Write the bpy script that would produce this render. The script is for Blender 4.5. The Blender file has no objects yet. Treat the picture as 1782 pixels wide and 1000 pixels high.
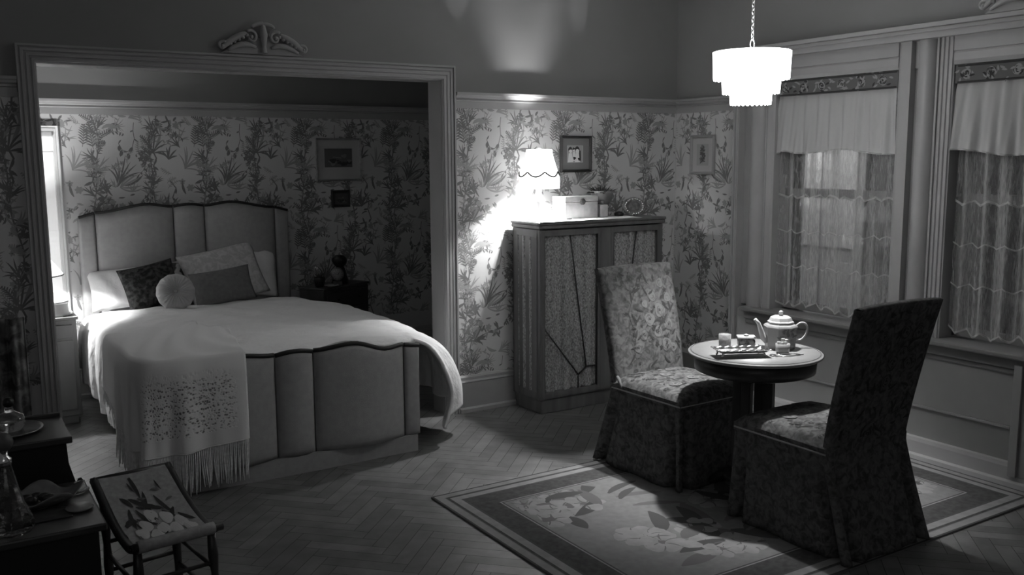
import bpy, bmesh, math, random
from math import sin, cos, pi, radians as R
from mathutils import Vector, Matrix
random.seed(7)
S = bpy.context.scene
COL = S.collection

# ------------------------------------------------------------------ camera
cam_d = bpy.data.cameras.new('camera'); cam = bpy.data.objects.new('camera', cam_d); COL.objects.link(cam)
cam_d.sensor_width = 36.0; cam_d.lens = 36.0 * 1619.12 / 1782.0; cam_d.clip_start = 0.02
PIT, YAW, ROL = .139044, .563309, -.00632946
fwd = Vector((sin(YAW)*cos(PIT), cos(YAW)*cos(PIT), -sin(PIT)))
rgt = Vector((cos(YAW), -sin(YAW), 0)); upv = rgt.cross(fwd)
r_ = cos(ROL)*rgt + sin(ROL)*upv; u_ = cos(ROL)*upv - sin(ROL)*rgt
cam.matrix_world = Matrix(((r_.x, u_.x, -fwd.x, 0), (r_.y, u_.y, -fwd.y, 0), (r_.z, u_.z, -fwd.z, 1.6), (0, 0, 0, 1)))
S.camera = cam

# ------------------------------------------------------------------ light and exposure
S.view_settings.view_transform = 'Standard'; S.view_settings.look = 'None'
S.view_settings.gamma = 1.0; S.view_settings.exposure = 0.0; S.view_settings.use_curve_mapping = False
w = bpy.data.worlds.new('world'); S.world = w; w.use_nodes = True
w.node_tree.nodes['Background'].inputs[0].default_value = (1, 1, 1, 1)
w.node_tree.nodes['Background'].inputs[1].default_value = 0.05
def point(name, loc, power, rad=.03):
    d = bpy.data.lights.new(name, 'POINT'); d.energy = power; d.shadow_soft_size = rad
    o = bpy.data.objects.new(name, d); o.location = loc; COL.objects.link(o); return o
def area(name, loc, target, power, sx, sy, spread=180):
    d = bpy.data.lights.new(name, 'AREA'); d.energy = power; d.shape = 'RECTANGLE'; d.size = sx; d.size_y = sy; d.spread = R(spread)
    o = bpy.data.objects.new(name, d); o.location = loc
    o.rotation_euler = (Vector(target) - Vector(loc)).to_track_quat('-Z', 'Z').to_euler(); COL.objects.link(o); return o
point('pendant_bulb', (3.37, 3.2, 2.03), 210.0, .03)
point('armoire_lamp_bulb', (3.262, 4.84, 1.50), 100.0, .022)
point('alcove_lamp_bulb', (.50, 6.29, 1.03), 45.0, .022)
point('backdrop_fill', (6.1, 5.8, 2.3), 48.0, .06)  # added lamp that brightens the backdrop door outside the window
area('fill_light', (-.6, -1.2, 2.9), (2.2, 5.0, 1.0), 4.5, 1.8, 1.0)  # unseen fill added behind the camera to lift the ambient level
def square_spot(name, loc, target, power, ang, sy):
    d = bpy.data.lights.new(name, 'SPOT'); d.energy = power; d.spot_size = R(ang); d.use_square = True; d.spot_blend = .6; d.shadow_soft_size = .01
    o = bpy.data.objects.new(name, d); o.location = loc
    o.rotation_euler = (Vector(target) - Vector(loc)).to_track_quat('-Z', 'Y').to_euler(); o.scale = (1, sy, 1); COL.objects.link(o); return o
square_spot('wall_patch_spot', (2.9, 1.2, 2.9), (2.80, 5.03, 2.62), 80.0, 3.0, 2.2)  # unseen spots added to throw pale patches on the upper wall
square_spot('wall_patch_spot', (3.4, 1.2, 2.9), (3.70, 5.03, 2.58), 70.0, 2.6, 2.4)

# ------------------------------------------------------------------ materials
MATS = {}
def mat(name, c, rough=.6, spec=.4, var=0., vs=8., bump=0., bs=60., emit=0., metal=0., trans=0., ior=1.45, sheen=0., stretch=None):
    if name in MATS: return MATS[name]
    m = bpy.data.materials.new(name); m.use_nodes = True; nt = m.node_tree; b = nt.nodes['Principled BSDF']
    b.inputs['Base Color'].default_value = (c, c, c, 1); b.inputs['Roughness'].default_value = rough
    b.inputs['Specular IOR Level'].default_value = spec; b.inputs['Metallic'].default_value = metal
    b.inputs['Transmission Weight'].default_value = trans; b.inputs['IOR'].default_value = ior
    b.inputs['Sheen Weight'].default_value = sheen
    tc = nt.nodes.new('ShaderNodeTexCoord'); mp = nt.nodes.new('ShaderNodeMapping'); nt.links.new(tc.outputs['Object'], mp.inputs[0])
    if stretch: mp.inputs['Scale'].default_value = stretch
    if var:
        n = nt.nodes.new('ShaderNodeTexNoise'); n.inputs['Scale'].default_value = vs; n.inputs['Detail'].default_value = 6
        nt.links.new(mp.outputs[0], n.inputs['Vector'])
        r = nt.nodes.new('ShaderNodeValToRGB'); lo = max(0, c*(1-var)); hi = min(1, c*(1+var))
        r.color_ramp.elements[0].position = .32; r.color_ramp.elements[1].position = .68
        r.color_ramp.elements[0].color = (lo, lo, lo, 1); r.color_ramp.elements[1].color = (hi, hi, hi, 1)
        nt.links.new(n.outputs['Fac'], r.inputs[0]); nt.links.new(r.outputs[0], b.inputs['Base Color'])
    if bump:
        n2 = nt.nodes.new('ShaderNodeTexNoise'); n2.inputs['Scale'].default_value = bs; n2.inputs['Detail'].default_value = 4
        nt.links.new(mp.outputs[0], n2.inputs['Vector'])
        bm_ = nt.nodes.new('ShaderNodeBump'); bm_.inputs['Strength'].default_value = bump; bm_.inputs['Distance'].default_value = .01
        nt.links.new(n2.outputs['Fac'], bm_.inputs['Height']); nt.links.new(bm_.outputs[0], b.inputs['Normal'])
    if emit:
        b.inputs['Emission Color'].default_value = (1, 1, 1, 1); b.inputs['Emission Strength'].default_value = emit
    MATS[name] = m; return m

PAINT = mat('wall_paint', .24, .55, .5, .05, 2)
CEIL = mat('ceiling_paint', .75, .8)
PAPER = mat('wallpaper_ground', .62, .6, .3, .04, 3)
LEAFD = mat('wallpaper_leaf_dark', .20, .7, .2)
LEAFM = mat('wallpaper_leaf_mid', .36, .7, .2)
TRIM = mat('painted_trim', .36, .38, .5, .05, 4)
WOODD = mat('dark_wood', .035, .38, .5, .35, 14, .06, 60, stretch=(1, 1, .12))
ARMW = mat('armoire_wood', .125, .4, .5, .22, 18, .05, 80, stretch=(1, 1, .1))
UPH = mat('bed_upholstery', .36, .85, .2, .06, 30, .12, 300)
TRIMD = mat('dark_piping', .02, .6)
SHEET = mat('white_cotton', .78, .85, .1, .03, 5, .55, 9, sheen=.1, stretch=(1, 1.6, 1))
PILW = mat('white_pillowcase', .74, .85, .1, .05, 9, .18, 18)

for m__ in (SHEET, PILW):
    for n__ in m__.node_tree.nodes:
        if n__.type == 'BUMP': n__.inputs['Distance'].default_value = .035

def ramp(nt, a, b, pa=.4, pb=.6):
    r = nt.nodes.new('ShaderNodeValToRGB'); r.color_ramp.elements[0].position = pa; r.color_ramp.elements[1].position = pb
    r.color_ramp.elements[0].color = (a, a, a, 1); r.color_ramp.elements[1].color = (b, b, b, 1); return r
def noisemat(name, a, b, scale, pa=.42, pb=.58, rough=.8, bump=.0, stretch=None, kind='noise', dist=0.):
    m = bpy.data.materials.new(name); m.use_nodes = True; nt = m.node_tree; p = nt.nodes['Principled BSDF']
    p.inputs['Roughness'].default_value = rough; p.inputs['Specular IOR Level'].default_value = .2
    tc = nt.nodes.new('ShaderNodeTexCoord'); mp = nt.nodes.new('ShaderNodeMapping'); nt.links.new(tc.outputs['Object'], mp.inputs[0])
    if stretch: mp.inputs['Scale'].default_value = stretch
    if kind == 'noise':
        n = nt.nodes.new('ShaderNodeTexNoise'); n.inputs['Detail'].default_value = 5; n.inputs['Distortion'].default_value = dist; out = n.outputs['Fac']
    else:
        n = nt.nodes.new('ShaderNodeTexVoronoi'); out = n.outputs['Distance']
    n.inputs['Scale'].default_value = scale; nt.links.new(mp.outputs[0], n.inputs['Vector'])
    r = ramp(nt, a, b, pa, pb); nt.links.new(out, r.inputs[0]); nt.links.new(r.outputs[0], p.inputs['Base Color'])
    if bump:
        bm_ = nt.nodes.new('ShaderNodeBump'); bm_.inputs['Strength'].default_value = bump; bm_.inputs['Distance'].default_value = .01
        nt.links.new(out, bm_.inputs['Height']); nt.links.new(bm_.outputs[0], p.inputs['Normal'])
    return m
ARMF = noisemat('armoire_lace_fabric', .16, .44, 150, .38, .62, bump=.2, stretch=(1, 1, .5), dist=.6)
CHF = noisemat('chair_chintz', .055, .14, 34, .36, .62, dist=.9)
CHD = mat('chintz_dark_leaf', .04, .85); CHL = mat('chintz_pale_petal', .16, .85); CHM = mat('chintz_mid_petal', .10, .85)
DARKC = noisemat('dark_cushion_velvet', .012, .06, 38, .42, .62, bump=.4)
GREYC = mat('grey_cushion_linen', .16, .9, .1, .12, 40, .25, 300)
PALEB = noisemat('pale_damask', .42, .55, 26, .42, .6, bump=.1, dist=.8)
METAL = mat('silver_metal', .8, .16, .5, metal=1.0, bump=.1, bs=40)
CERAM = mat('glazed_ceramic', .27, .18, .6)
CERW = mat('white_ceramic', .8, .2, .6)
CERT = mat('cream_ceramic', .42, .2, .6)
GLASS = mat('clear_glass', .95, .03, .5, trans=1.0, ior=1.45)
CRYST = mat('cut_crystal', .55, .03, .6, trans=1.0, ior=1.5, bump=.2, bs=45)
BLACK = mat('black_lacquer', .012, .3)
GREYM = mat('grey_matt', .2, .7)

def glow(name, e, c=.8):
    m = bpy.data.materials.new(name); m.use_nodes = True; nt = m.node_tree; b = nt.nodes['Principled BSDF']
    b.inputs['Base Color'].default_value = (c, c, c, 1); b.inputs['Roughness'].default_value = .6
    b.inputs['Emission Color'].default_value = (1, 1, 1, 1); b.inputs['Emission Strength'].default_value = e
    return m

# ------------------------------------------------------------------ mesh helpers
class MB:
    def __init__(s): s.v = []; s.f = []; s.m = []; s.s = []
    def add(s, vs, fs, m=0, sm=False):
        o = len(s.v); s.v += [tuple(p) for p in vs]
        for f in fs: s.f.append([i+o for i in f]); s.m.append(m); s.s.append(sm)
        return s
    def box(s, x0, x1, y0, y1, z0, z1, m=0):
        v = [(x, y, z) for x in (x0, x1) for y in (y0, y1) for z in (z0, z1)]
        return s.add(v, [(0, 1, 3, 2), (4, 6, 7, 5), (0, 4, 5, 1), (2, 3, 7, 6), (0, 2, 6, 4), (1, 5, 7, 3)], m)
    def rbox(s, c, hx, hy, hz, M=None, m=0):
        v = []
        for x in (-hx, hx):
            for y in (-hy, hy):
                for z in (-hz, hz):
                    p = Vector((x, y, z)); p = M @ p if M else p; v.append(p + Vector(c))
        return s.add(v, [(0, 1, 3, 2), (4, 6, 7, 5), (0, 4, 5, 1), (2, 3, 7, 6), (0, 2, 6, 4), (1, 5, 7, 3)], m)
    def grid(s, fn, nu, nv, m=0, cu=False, sm=True, flip=False):
        v = [fn(i/(nu if True else 1), j/nv) for i in range(nu+(0 if cu else 1)) for j in range(nv+1)]
        k = nv+1; N = nu if cu else nu+1; f = []
        for i in range(nu):
            a = i; b = (i+1) % N if cu else i+1
            for j in range(nv):
                q = (a*k+j, b*k+j, b*k+j+1, a*k+j+1); f.append(q[::-1] if flip else q)
        return s.add(v, f, m, sm)
    def lathe(s, prof, c=(0, 0, 0), n=24, m=0, sm=True, M=None, mod=None):
        v = []
        for i in range(n):
            a = 2*pi*i/n
            for (r, z) in prof:
                q = r*(mod(a, z) if mod else 1); p = Vector((q*cos(a), q*sin(a), z)); p = M @ p if M else p
                v.append(p + Vector(c))
        k = len(prof); f = []
        for i in range(n):
            b = (i+1) % n
            for j in range(k-1): f.append((i*k+j, b*k+j, b*k+j+1, i*k+j+1))
        s.add(v, f, m, sm); o = len(s.v)-len(v)
        if prof[0][0] > 1e-5: s.f.append([o+i*k for i in range(n)][::-1]); s.m.append(m); s.s.append(False)
        if prof[-1][0] > 1e-5: s.f.append([o+i*k+k-1 for i in range(n)]); s.m.append(m); s.s.append(False)
        return s
    def shell(s, prof, c=(0, 0, 0), n=24, m=0, mod=None, sm=True):   # lathe without caps
        k = len(prof)
        def fn(u, v):
            j = min(int(round(v*(k-1))), k-1); a = 2*pi*u; r, z = prof[j]; q = r*(mod(a, z) if mod else 1)
            return (c[0]+q*cos(a), c[1]+q*sin(a), c[2]+z)
        return s.grid(fn, n, k-1, m, cu=True, sm=sm)
    def tube(s, pts, r, n=8, m=0, cap=True, closed=False, flat=1.0):
        pts = [Vector(p) for p in pts]; N = len(pts); rs = r if isinstance(r, (list, tuple)) else [r]*N
        v = []; up = None
        for i, p in enumerate(pts):
            if closed: t = pts[(i+1) % N]-pts[i-1]
            else: t = pts[min(i+1, N-1)]-pts[max(i-1, 0)]
            t = t.normalized() if t.length > 1e-9 else Vector((0, 0, 1))
            if up is None: up = t.orthogonal().normalized()
            up = (up - t*up.dot(t)); up = up.normalized() if up.length > 1e-6 else t.orthogonal().normalized()
            b = t.cross(up)
            for k in range(n):
                a = 2*pi*k/n; v.append(p + up*cos(a)*rs[i] + b*sin(a)*rs[i]*flat)
        f = []
        for i in range(N if closed else N-1):
            j = (i+1) % N
            for k in range(n): f.append((i*n+k, i*n+(k+1) % n, j*n+(k+1) % n, j*n+k))
        s.add(v, f, m, True); o = len(s.v)-len(v)
        if cap and not closed:
            s.f.append([o+k for k in range(n)][::-1]); s.m.append(m); s.s.append(False)
            s.f.append([o+(N-1)*n+k for k in range(n)]); s.m.append(m); s.s.append(False)
        return s
    def prism(s, poly, fn, t0, t1, m=0):       # polygon (a,b) extruded t0..t1 via fn(a,b,t)
        n = len(poly); v = [fn(a, b, t0) for a, b in poly]+[fn(a, b, t1) for a, b in poly]
        f = [tuple(range(n))[::-1], tuple(range(n, 2*n))]+[(i, (i+1) % n, n+(i+1) % n, n+i) for i in range(n)]
        return s.add(v, f, m)
    def ball(s, c, r, n=12, m=0, sc=(1, 1, 1)):
        k = n//2
        prof = [(r*sin(pi*j/k), -r*cos(pi*j/k)) for j in range(k+1)]
        M = Matrix.Diagonal(Vector(sc)); return s.lathe(prof, c, n, m, True, M)
    def build(s, name, mats, parent=None, origin=None, bevel=0, solid=0, sub=0, seg=2, world=True):
        me = bpy.data.meshes.new(name)
        o = Vector(origin) if origin is not None else Vector((0, 0, 0))
        if parent is not None and world:
            P = parent; off = Vector((0, 0, 0))
            while P is not None: off += P.location; P = P.parent
        else: off = Vector((0, 0, 0))
        tot = off + (o if parent is None else Vector((0, 0, 0)))
        me.from_pydata([tuple(Vector(p)-tot) for p in s.v], [], s.f)
        for mt in (mats if isinstance(mats, (list, tuple)) else [mats]): me.materials.append(mt)
        me.polygons.foreach_set('material_index', s.m); me.polygons.foreach_set('use_smooth', s.s)
        me.validate(); me.update()
        bm = bmesh.new(); bm.from_mesh(me); bmesh.ops.remove_doubles(bm, verts=bm.verts, dist=1e-6) if len(bm.verts) < 30000 else None
        if bevel:
            ed = [e for e in bm.edges if len(e.link_faces) == 2 and e.calc_face_angle(0) > .6]
            bmesh.ops.bevel(bm, geom=ed, offset=bevel, segments=seg, profile=.5, affect='EDGES', clamp_overlap=True)
        bmesh.ops.recalc_face_normals(bm, faces=bm.faces) if len(bm.verts) < 30000 else None
        bm.to_mesh(me); bm.free()
        ob = bpy.data.objects.new(name, me); COL.objects.link(ob)
        if parent is not None: ob.parent = parent
        else: ob.location = o
        if solid: md = ob.modifiers.new('solid', 'SOLIDIFY'); md.thickness = solid; md.offset = 0
        if sub: md = ob.modifiers.new('sub', 'SUBSURF'); md.levels = sub; md.render_levels = sub
        return ob
def thing(name, label, cat, loc, group=None):
    o = bpy.data.objects.new(name, None); COL.objects.link(o); o.location = loc; o.empty_display_size = .05
    o['label'] = label; o['category'] = cat
    if group: o['group'] = group
    return o
def tag(o, label, cat, group=None):
    o['label'] = label; o['category'] = cat
    if group: o['group'] = group
    return o
def struct(o): o['kind'] = 'structure'; return o
def bez(p0, p1, p2, n):
    return [((1-t)**2*p0[0]+2*t*(1-t)*p1[0]+t*t*p2[0], (1-t)**2*p0[1]+2*t*(1-t)*p1[1]+t*t*p2[1]) for t in [i/n for i in range(n+1)]]
def interp(pts, x):
    for (a, va), (b, vb) in zip(pts, pts[1:]):
        if x <= b: t = (x-a)/(b-a); t = max(0, t); t = t*t*(3-2*t); return va+(vb-va)*t
    return pts[-1][1]
def lerp(pts, x):
    for (a, va), (b, vb) in zip(pts, pts[1:]):
        if x <= b: t = max(0, (x-a)/(b-a)); return va+(vb-va)*t
    return pts[-1][1]

# ------------------------------------------------------------------ 2D botanical drawing (polygons laid on a surface)
class Draw:
    def __init__(s): s.p = []; s.e = 0               # (list of quads [(x,y)*4], tone)
    def strip(s, pts, wf, tone):
        n = len(pts); L = []; s.e += 1
        for i, (x, y) in enumerate(pts):
            a = pts[max(i-1, 0)]; b = pts[min(i+1, n-1)]; dx, dy = b[0]-a[0], b[1]-a[1]; d = math.hypot(dx, dy) or 1
            w_ = wf(i/(n-1)); L.append(((x-dy/d*w_, y+dx/d*w_), (x+dy/d*w_, y-dx/d*w_)))
        for i in range(n-1): s.p.append(([L[i][0], L[i+1][0], L[i+1][1], L[i][1]], tone, s.e))
    def leaf(s, x, y, a, l, w_, curve=0., tone=0, n=5):
        ex, ey = x+l*cos(a), y+l*sin(a); mx, my = x+l*.5*cos(a)-sin(a)*curve*l, y+l*.5*sin(a)+cos(a)*curve*l
        s.strip(bez((x, y), (mx, my), (ex, ey), n), lambda t: w_*(sin(pi*min(1, t*.92+.06))**.8), tone)
    def stem(s, pts, w_, tone=0):
        s.strip(pts, lambda t: w_, tone)
    def fern(s, x, y, a, l, n, ll, tone=0, curve=.1, lw=.006):
        ex, ey = x+l*cos(a), y+l*sin(a); mx, my = x+l*.5*cos(a)-sin(a)*curve*l, y+l*.5*sin(a)+cos(a)*curve*l
        P = bez((x, y), (mx, my), (ex, ey), n); s.stem(P, .0018, tone)
        for i in range(1, n+1):
            t = i/n; k = ll*(.35+.65*sin(pi*min(1, .15+t*.85)))
            d = math.atan2(P[i][1]-P[i-1][1], P[i][0]-P[i-1][0])
            s.leaf(P[i][0], P[i][1], d+.95, k, lw*.62, -.22, tone, 4); s.leaf(P[i][0], P[i][1], d-.95, k, lw*.62, .22, tone, 4)
    def fan(s, x, y, a, spread, n, l, w_=.005, droop=.3, tone=0):
        for i in range(n):
            t = (i/(n-1)-.5)*2; aa = a+t*spread*.5+random.uniform(-.14, .14); ll = l*(1-.25*abs(t)+random.uniform(-.12, .1))
            s.leaf(x, y, aa, ll, w_, -t*droop*random.uniform(.4, 1.3), tone, 7)
    def blob(s, x, y, r, tone=0, n=7, wob=.2):
        ph = random.random()*6; s.e += 1
        P = [(x+r*(1+wob*sin(3*t+ph))*cos(t), y+r*(1+wob*sin(3*t+ph))*sin(t)) for t in [2*pi*i/(2*n) for i in range(2*n)]]
        for i in range(n-1): s.p.append(([P[i], P[i+1], P[2*n-2-i], P[2*n-1-i]], tone, s.e))
    def flower(s, x, y, r, k=5, tone=1, ct=0):
        a0 = random.random()*6
        for i in range(k): s.leaf(x, y, a0+2*pi*i/k, r, r*.34, 0, tone, 4)
        s.blob(x, y, r*.25, ct)
    def berries(s, x, y, a, l, n, tone=0):
        ex, ey = x+l*cos(a), y+l*sin(a); P = bez((x, y), (x+l*.5*cos(a), y+l*.5*sin(a)+.25*l), (ex, ey-.1*l), n); s.stem(P, .0014, tone)
        for i in range(1, n+1):
            s.leaf(P[i][0], P[i][1], (pi/2 if i % 3 == 1 else -pi/2)+random.uniform(-1., 1.), .018+random.random()*.02, .0055, random.uniform(-.3, .3), tone, 3)
    def vine(s, pts, tone=0, leafy=1., w_=.0035, ll=.035):
        s.stem(pts, w_, tone)
        for i in range(1, len(pts)):
            if random.random() < leafy:
                d = math.atan2(pts[i][1]-pts[i-1][1], pts[i][0]-pts[i-1][0])
                s.leaf(pts[i][0], pts[i][1], d+random.choice((-1, 1))*random.uniform(.6, 1.3), ll*random.uniform(.7, 1.3), ll*.2, random.uniform(-.2, .2), tone, 3)
    def rose(s, x, y, r, tl=2, tm=1, td=0):
        s.blob(x, y, r, tl, 8, .1)
        for k in range(18):
            a = random.random()*6.3; q = r*random.uniform(.25, .95)
            P = [(x+q*cos(a+t), y+q*sin(a+t)) for t in [i*.28 for i in range(6)]]; s.strip(P, lambda t: r*.07*sin(pi*t)+.0005, tm)
        s.blob(x, y, r*.2, td)
    def put(s, mb, fn, base, lift=.0006, clip=None, shift=(0, 0)):
        for k, (q, t, e) in enumerate(s.p):
            Q = [(a+shift[0], b+shift[1]) for a, b in q]
            if clip and not all(clip(a, b) for a, b in Q): continue
            mb.add([fn(a, b, (lift*.3+e*6e-6) if s.e < 600 else lift*.5+(e*.6180339 % 1)*lift*1.2) for a, b in Q], [(0, 1, 2, 3)], base+t)

TW, TH = .72, .76
def paper_tile():
    random.seed(11); d = Draw()
    U = lambda x: (x-45)/766.; V = lambda y: -(y-100)/916.
    # dark fern column and trunk at the left
    d.fern(U(75), V(275), pi/2+.1, .17, 9, .055, 0, .05, .0085)
    d.fern(U(85), V(270), pi/2-.9, .07, 6, .035, 0, .1, .007)
    d.vine([(U(x), V(y)) for x, y in ((75, 280), (62, 330), (72, 400), (62, 470), (80, 540), (110, 570), (150, 585))], 0, .9, .006, .05)
    d.fern(U(85), V(500), 1.15, .14, 9, .035, 1, .15, .005)
    d.fern(U(60), V(430), 1.9, .1, 7, .035, 1, -.1, .005)
    d.fan(U(75), V(420), 1.0, 1.5, 6, .15, .005, .35, 1)
    random.seed(41)
    for bx_, ph_ in ((.045, 0.), (.415, 2.1)):          # two winding trunks that run on from tile to tile
        P = [(bx_+.022*sin(2*pi*i/24+ph_)+.010*sin(4*pi*i/24+ph_), -TH*i/24) for i in range(25)]
        d.stem(P, .0042, 0)
        for i in range(24):
            x, y = P[i]; sg = random.choice((-1, 1)); k = random.random()
            for q_ in range(3): d.leaf(x, y, random.uniform(-.6, 3.7), random.uniform(.02, .045), random.uniform(.003, .0055), random.uniform(-.3, .3), random.choice((0, 0, 1)), 3)
            if k < .35: d.fan(x, y, pi/2-sg*random.uniform(.3, 1.1), random.uniform(.8, 1.6), random.choice((5, 6, 7)), random.uniform(.07, .13), .0042, .35, random.choice((0, 0, 1)))
            elif k < .5: d.fern(x, y, pi/2-sg*random.uniform(.4, 1.1), random.uniform(.08, .13), 8, .03, random.choice((0, 1)), .2*sg, .006)
            elif k < .68: d.berries(x, y, (0 if sg > 0 else pi)+random.uniform(-.2, .5), .09, 6, 0)
            elif k < .8:
                for q_ in range(4): d.flower(x+sg*.02+random.uniform(-.03, .03), y+random.uniform(-.02, .02), .015, 5, 1, 0)
    # bird and arching grasses
    d.leaf(U(120), V(150), .2, .085, .012, .3, 1); d.blob(U(170), V(128), .010, 1); d.leaf(U(168), V(120), -.6, .06, .010, .4, 0)
    d.fan(U(140), V(160), .45, 1.2, 7, .14, .004, .5, 1); d.berries(U(140), V(185), .15, .11, 6, 0)
    # hanging vine with bells
    d.vine([(U(x), V(y)) for x, y in ((275, 110), (270, 160), (274, 210), (262, 260), (238, 290), (212, 280), (196, 240))], 0, .8, .0022, .025)
    for x, y in ((212, 285), (240, 300), (262, 262), (200, 250)): d.leaf(U(x), V(y), -pi/2+random.uniform(-.6, .6), .04, .012, 0, 0, 3)
    d.stem([(U(236), V(300)), (U(233), V(370)), (U(238), V(450))], .0016, 1)
    for x, y in ((180, 370), (205, 360), (190, 395), (165, 385)): d.flower(U(x), V(y), .018, 5, 1, 0)
    # tall grass spray
    d.fan(U(178), V(505), 1.15, 1.5, 8, .21, .0055, .35, 0); d.fan(U(190), V(510), .35, .8, 5, .17, .006, -.35, 1)
    d.leaf(U(215), V(500), .55, .14, .008, -.2, 0); d.leaf(U(150), V(560), 1.9, .13, .008, .2, 0)
    # leafy mass below
    random.seed(5)
    for i in range(34):
        d.leaf(U(random.uniform(70, 265)), V(random.uniform(555, 690)), random.uniform(-2.8, .4), random.uniform(.03, .06), random.uniform(.005, .009), random.uniform(-.3, .3), random.choice((0, 0, 1)), 3)
    d.leaf(U(90), V(680), 1.7, .09, .010, .1, 0); d.leaf(U(112), V(690), 1.2, .09, .009, -.2, 1)
    d.fan(U(110), V(700), .7, 2.3, 8, .11, .0055, .4, 0)
    for x, y in ((150, 600), (195, 625), (235, 660), (120, 630)): d.flower(U(x), V(y), .024, 6, 1, 0)
    d.vine([(U(x), V(y)) for x, y in ((100, 690), (90, 740), (100, 780), (85, 840))], 0, .8, .004, .035)
    # second trunk with strap leaves
    d.fan(U(362), V(300), pi/2, 3.6, 10, .13, .005, .35, 0)
    d.leaf(U(356), V(265), pi/2, .115, .012, .1, 0); d.leaf(U(375), V(265), 1.2, .12, .009, -.1, 1)
    d.vine([(U(x), V(y)) for x, y in ((364, 290), (378, 330), (362, 380), (372, 430), (350, 480), (342, 530), (320, 570))], 0, .9, .005, .035)
    for x, y in ((300, 335), (318, 350), (345, 375), (330, 330), (312, 372)): d.flower(U(x), V(y), .02, 5, 0, 1)
    d.stem([(U(330), V(390)), (U(318), V(430)), (U(345), V(480))], .002, 1)
    d.fan(U(440), V(340), 1.5, 2.2, 6, .10, .006, .4, 0)
    # dark cluster at the top
    for i in range(26):
        d.leaf(U(random.uniform(345, 505)), V(random.uniform(105, 165)), random.uniform(-2.6, 2.6), random.uniform(.03, .06), random.uniform(.005, .009), random.uniform(-.3, .3), random.choice((0, 0, 1)), 3)
    d.berries(U(430), V(190), .0, .1, 6, 0); d.berries(U(470), V(210), -2.7, .08, 5, 1)
    for x, y in ((400, 130), (450, 150), (485, 125)): d.flower(U(x), V(y), .024, 6, 1, 0)
    d.fern(U(575), V(260), pi/2-.1, .14, 8, .045, 0, -.05, .007)
    d.fan(U(520), V(400), .9, 2.0, 8, .17, .005, .4, 1)
    # arching blades with berries at the lower right
    d.fan(U(330), V(560), 1.2, 2.6, 7, .10, .005, .3, 1)
    d.leaf(U(395), V(640), 2.2, .13, .005, .4, 1); d.leaf(U(395), V(640), 1.1, .11, .007, -.2, 0)
    d.fan(U(430), V(680), 1.7, 2.4, 8, .13, .007, .45, 0); d.berries(U(430), V(640), .1, .12, 7, 0)
    for i in range(20):
        d.leaf(U(random.uniform(400, 560)), V(random.uniform(600, 720)), random.uniform(-2.8, 1), random.uniform(.03, .055), random.uniform(.005, .008), random.uniform(-.3, .3), random.choice((0, 1, 1)), 3)
    d.vine([(U(x), V(y)) for x, y in ((440, 470), (470, 520), (450, 580), (480, 640), (470, 700), (490, 770))], 0, .9, .004, .04)
    d.leaf(U(520), V(560), 1.8, .09, .009, .15, 0); d.flower(U(545), V(520), .028, 6, 1, 0); d.flower(U(505), V(480), .022, 5, 1, 0)
    # bird nest cup
    d.leaf(U(240), V(770), 2.7, .08, .010, .3, 1); d.fan(U(250), V(780), .5, 1.4, 6, .12, .005, .4, 1)
    random.seed(23)
    for i in range(26):
        x, y = random.uniform(0, TW), -random.uniform(0, TH); k = random.random()
        if k < .3: d.fern(x, y, random.uniform(.3, 2.8), random.uniform(.06, .1), 6, .022, 1, .2, .004)
        elif k < .6: d.fan(x, y, random.uniform(.6, 2.5), random.uniform(1, 2), 5, random.uniform(.06, .11), .004, .4, random.choice((0, 1)))
        elif k < .8: d.berries(x, y, random.uniform(-.4, .6), .08, 5, 1)
        else:
            for q in range(7): d.leaf(x, y, random.uniform(.2, 2.9), random.uniform(.03, .07), .0035, random.uniform(-.3, .3), 1, 4)
    random.seed(3); return d
TILE = paper_tile()
def paper(mb, fn, u0, u1, v0, v1, ou, ov, base=1, skip=None):
    i0 = int(math.floor((u0-ou)/TW))-1; i1 = int(math.ceil((u1-ou)/TW))+1
    j0 = int(math.floor((v0-ov)/TH))-1; j1 = int(math.ceil((v1-ov)/TH))+2
    cl = lambda a, b: u0 < a < u1 and v0 < b < v1 and not (skip and skip(a, b))
    for i in range(i0, i1+1):
        for j in range(j0, j1+1): TILE.put(mb, fn, base, .0006, cl, (ou+i*TW, ov+j*TH))

# ------------------------------------------------------------------ setting
YB, XR, XW, YA, CZ = 5.03, 4.56, 4.40, 6.78, 3.3
RZ0, RZ1 = 1.897, 1.99                              # picture rail
OX0, OX1, OZ = .509, 2.68, 2.058                    # alcove opening
# floor: base board + herringbone blocks
fb = MB(); fb.box(-1.6, 4.7, -.4, 7.0, -.06, -.0015, 0)
pw, plen = .068, .34; random.seed(2); cs = cos(R(45)); sn = sin(R(45))
n = 5
for i in range(-70, 72):
    for j in range(-24, 24):
        for k in (0, 1):
            if k == 0: x0, y0, x1, y1 = i*pw+0, i*pw+j*plen*2*0, 0, 0
            # herringbone lattice: vertical and horizontal planks
            a = i*pw; b = i*pw + j*2*plen
            if k == 0: rx0, ry0, rx1, ry1 = a, b, a+plen, b+pw
            else: rx0, ry0, rx1, ry1 = a, b+pw, a+pw, b+pw+plen
            cxm, cym = (rx0+rx1)/2, (ry0+ry1)/2; X = cxm*cs-cym*sn+2.; Y = cxm*sn+cym*cs+3.
            if not (-.3 < X < 4.5 and 1.5 < Y < 6.75): continue
            g = .0011
            q = [(rx0+g, ry0+g), (rx1-g, ry0+g), (rx1-g, ry1-g), (rx0+g, ry1-g)]
            fb.add([(x*cs-y*sn+2., x*sn+y*cs+3., 0) for x, y in q], [(0, 1, 2, 3)], 1+random.randrange(3))
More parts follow.
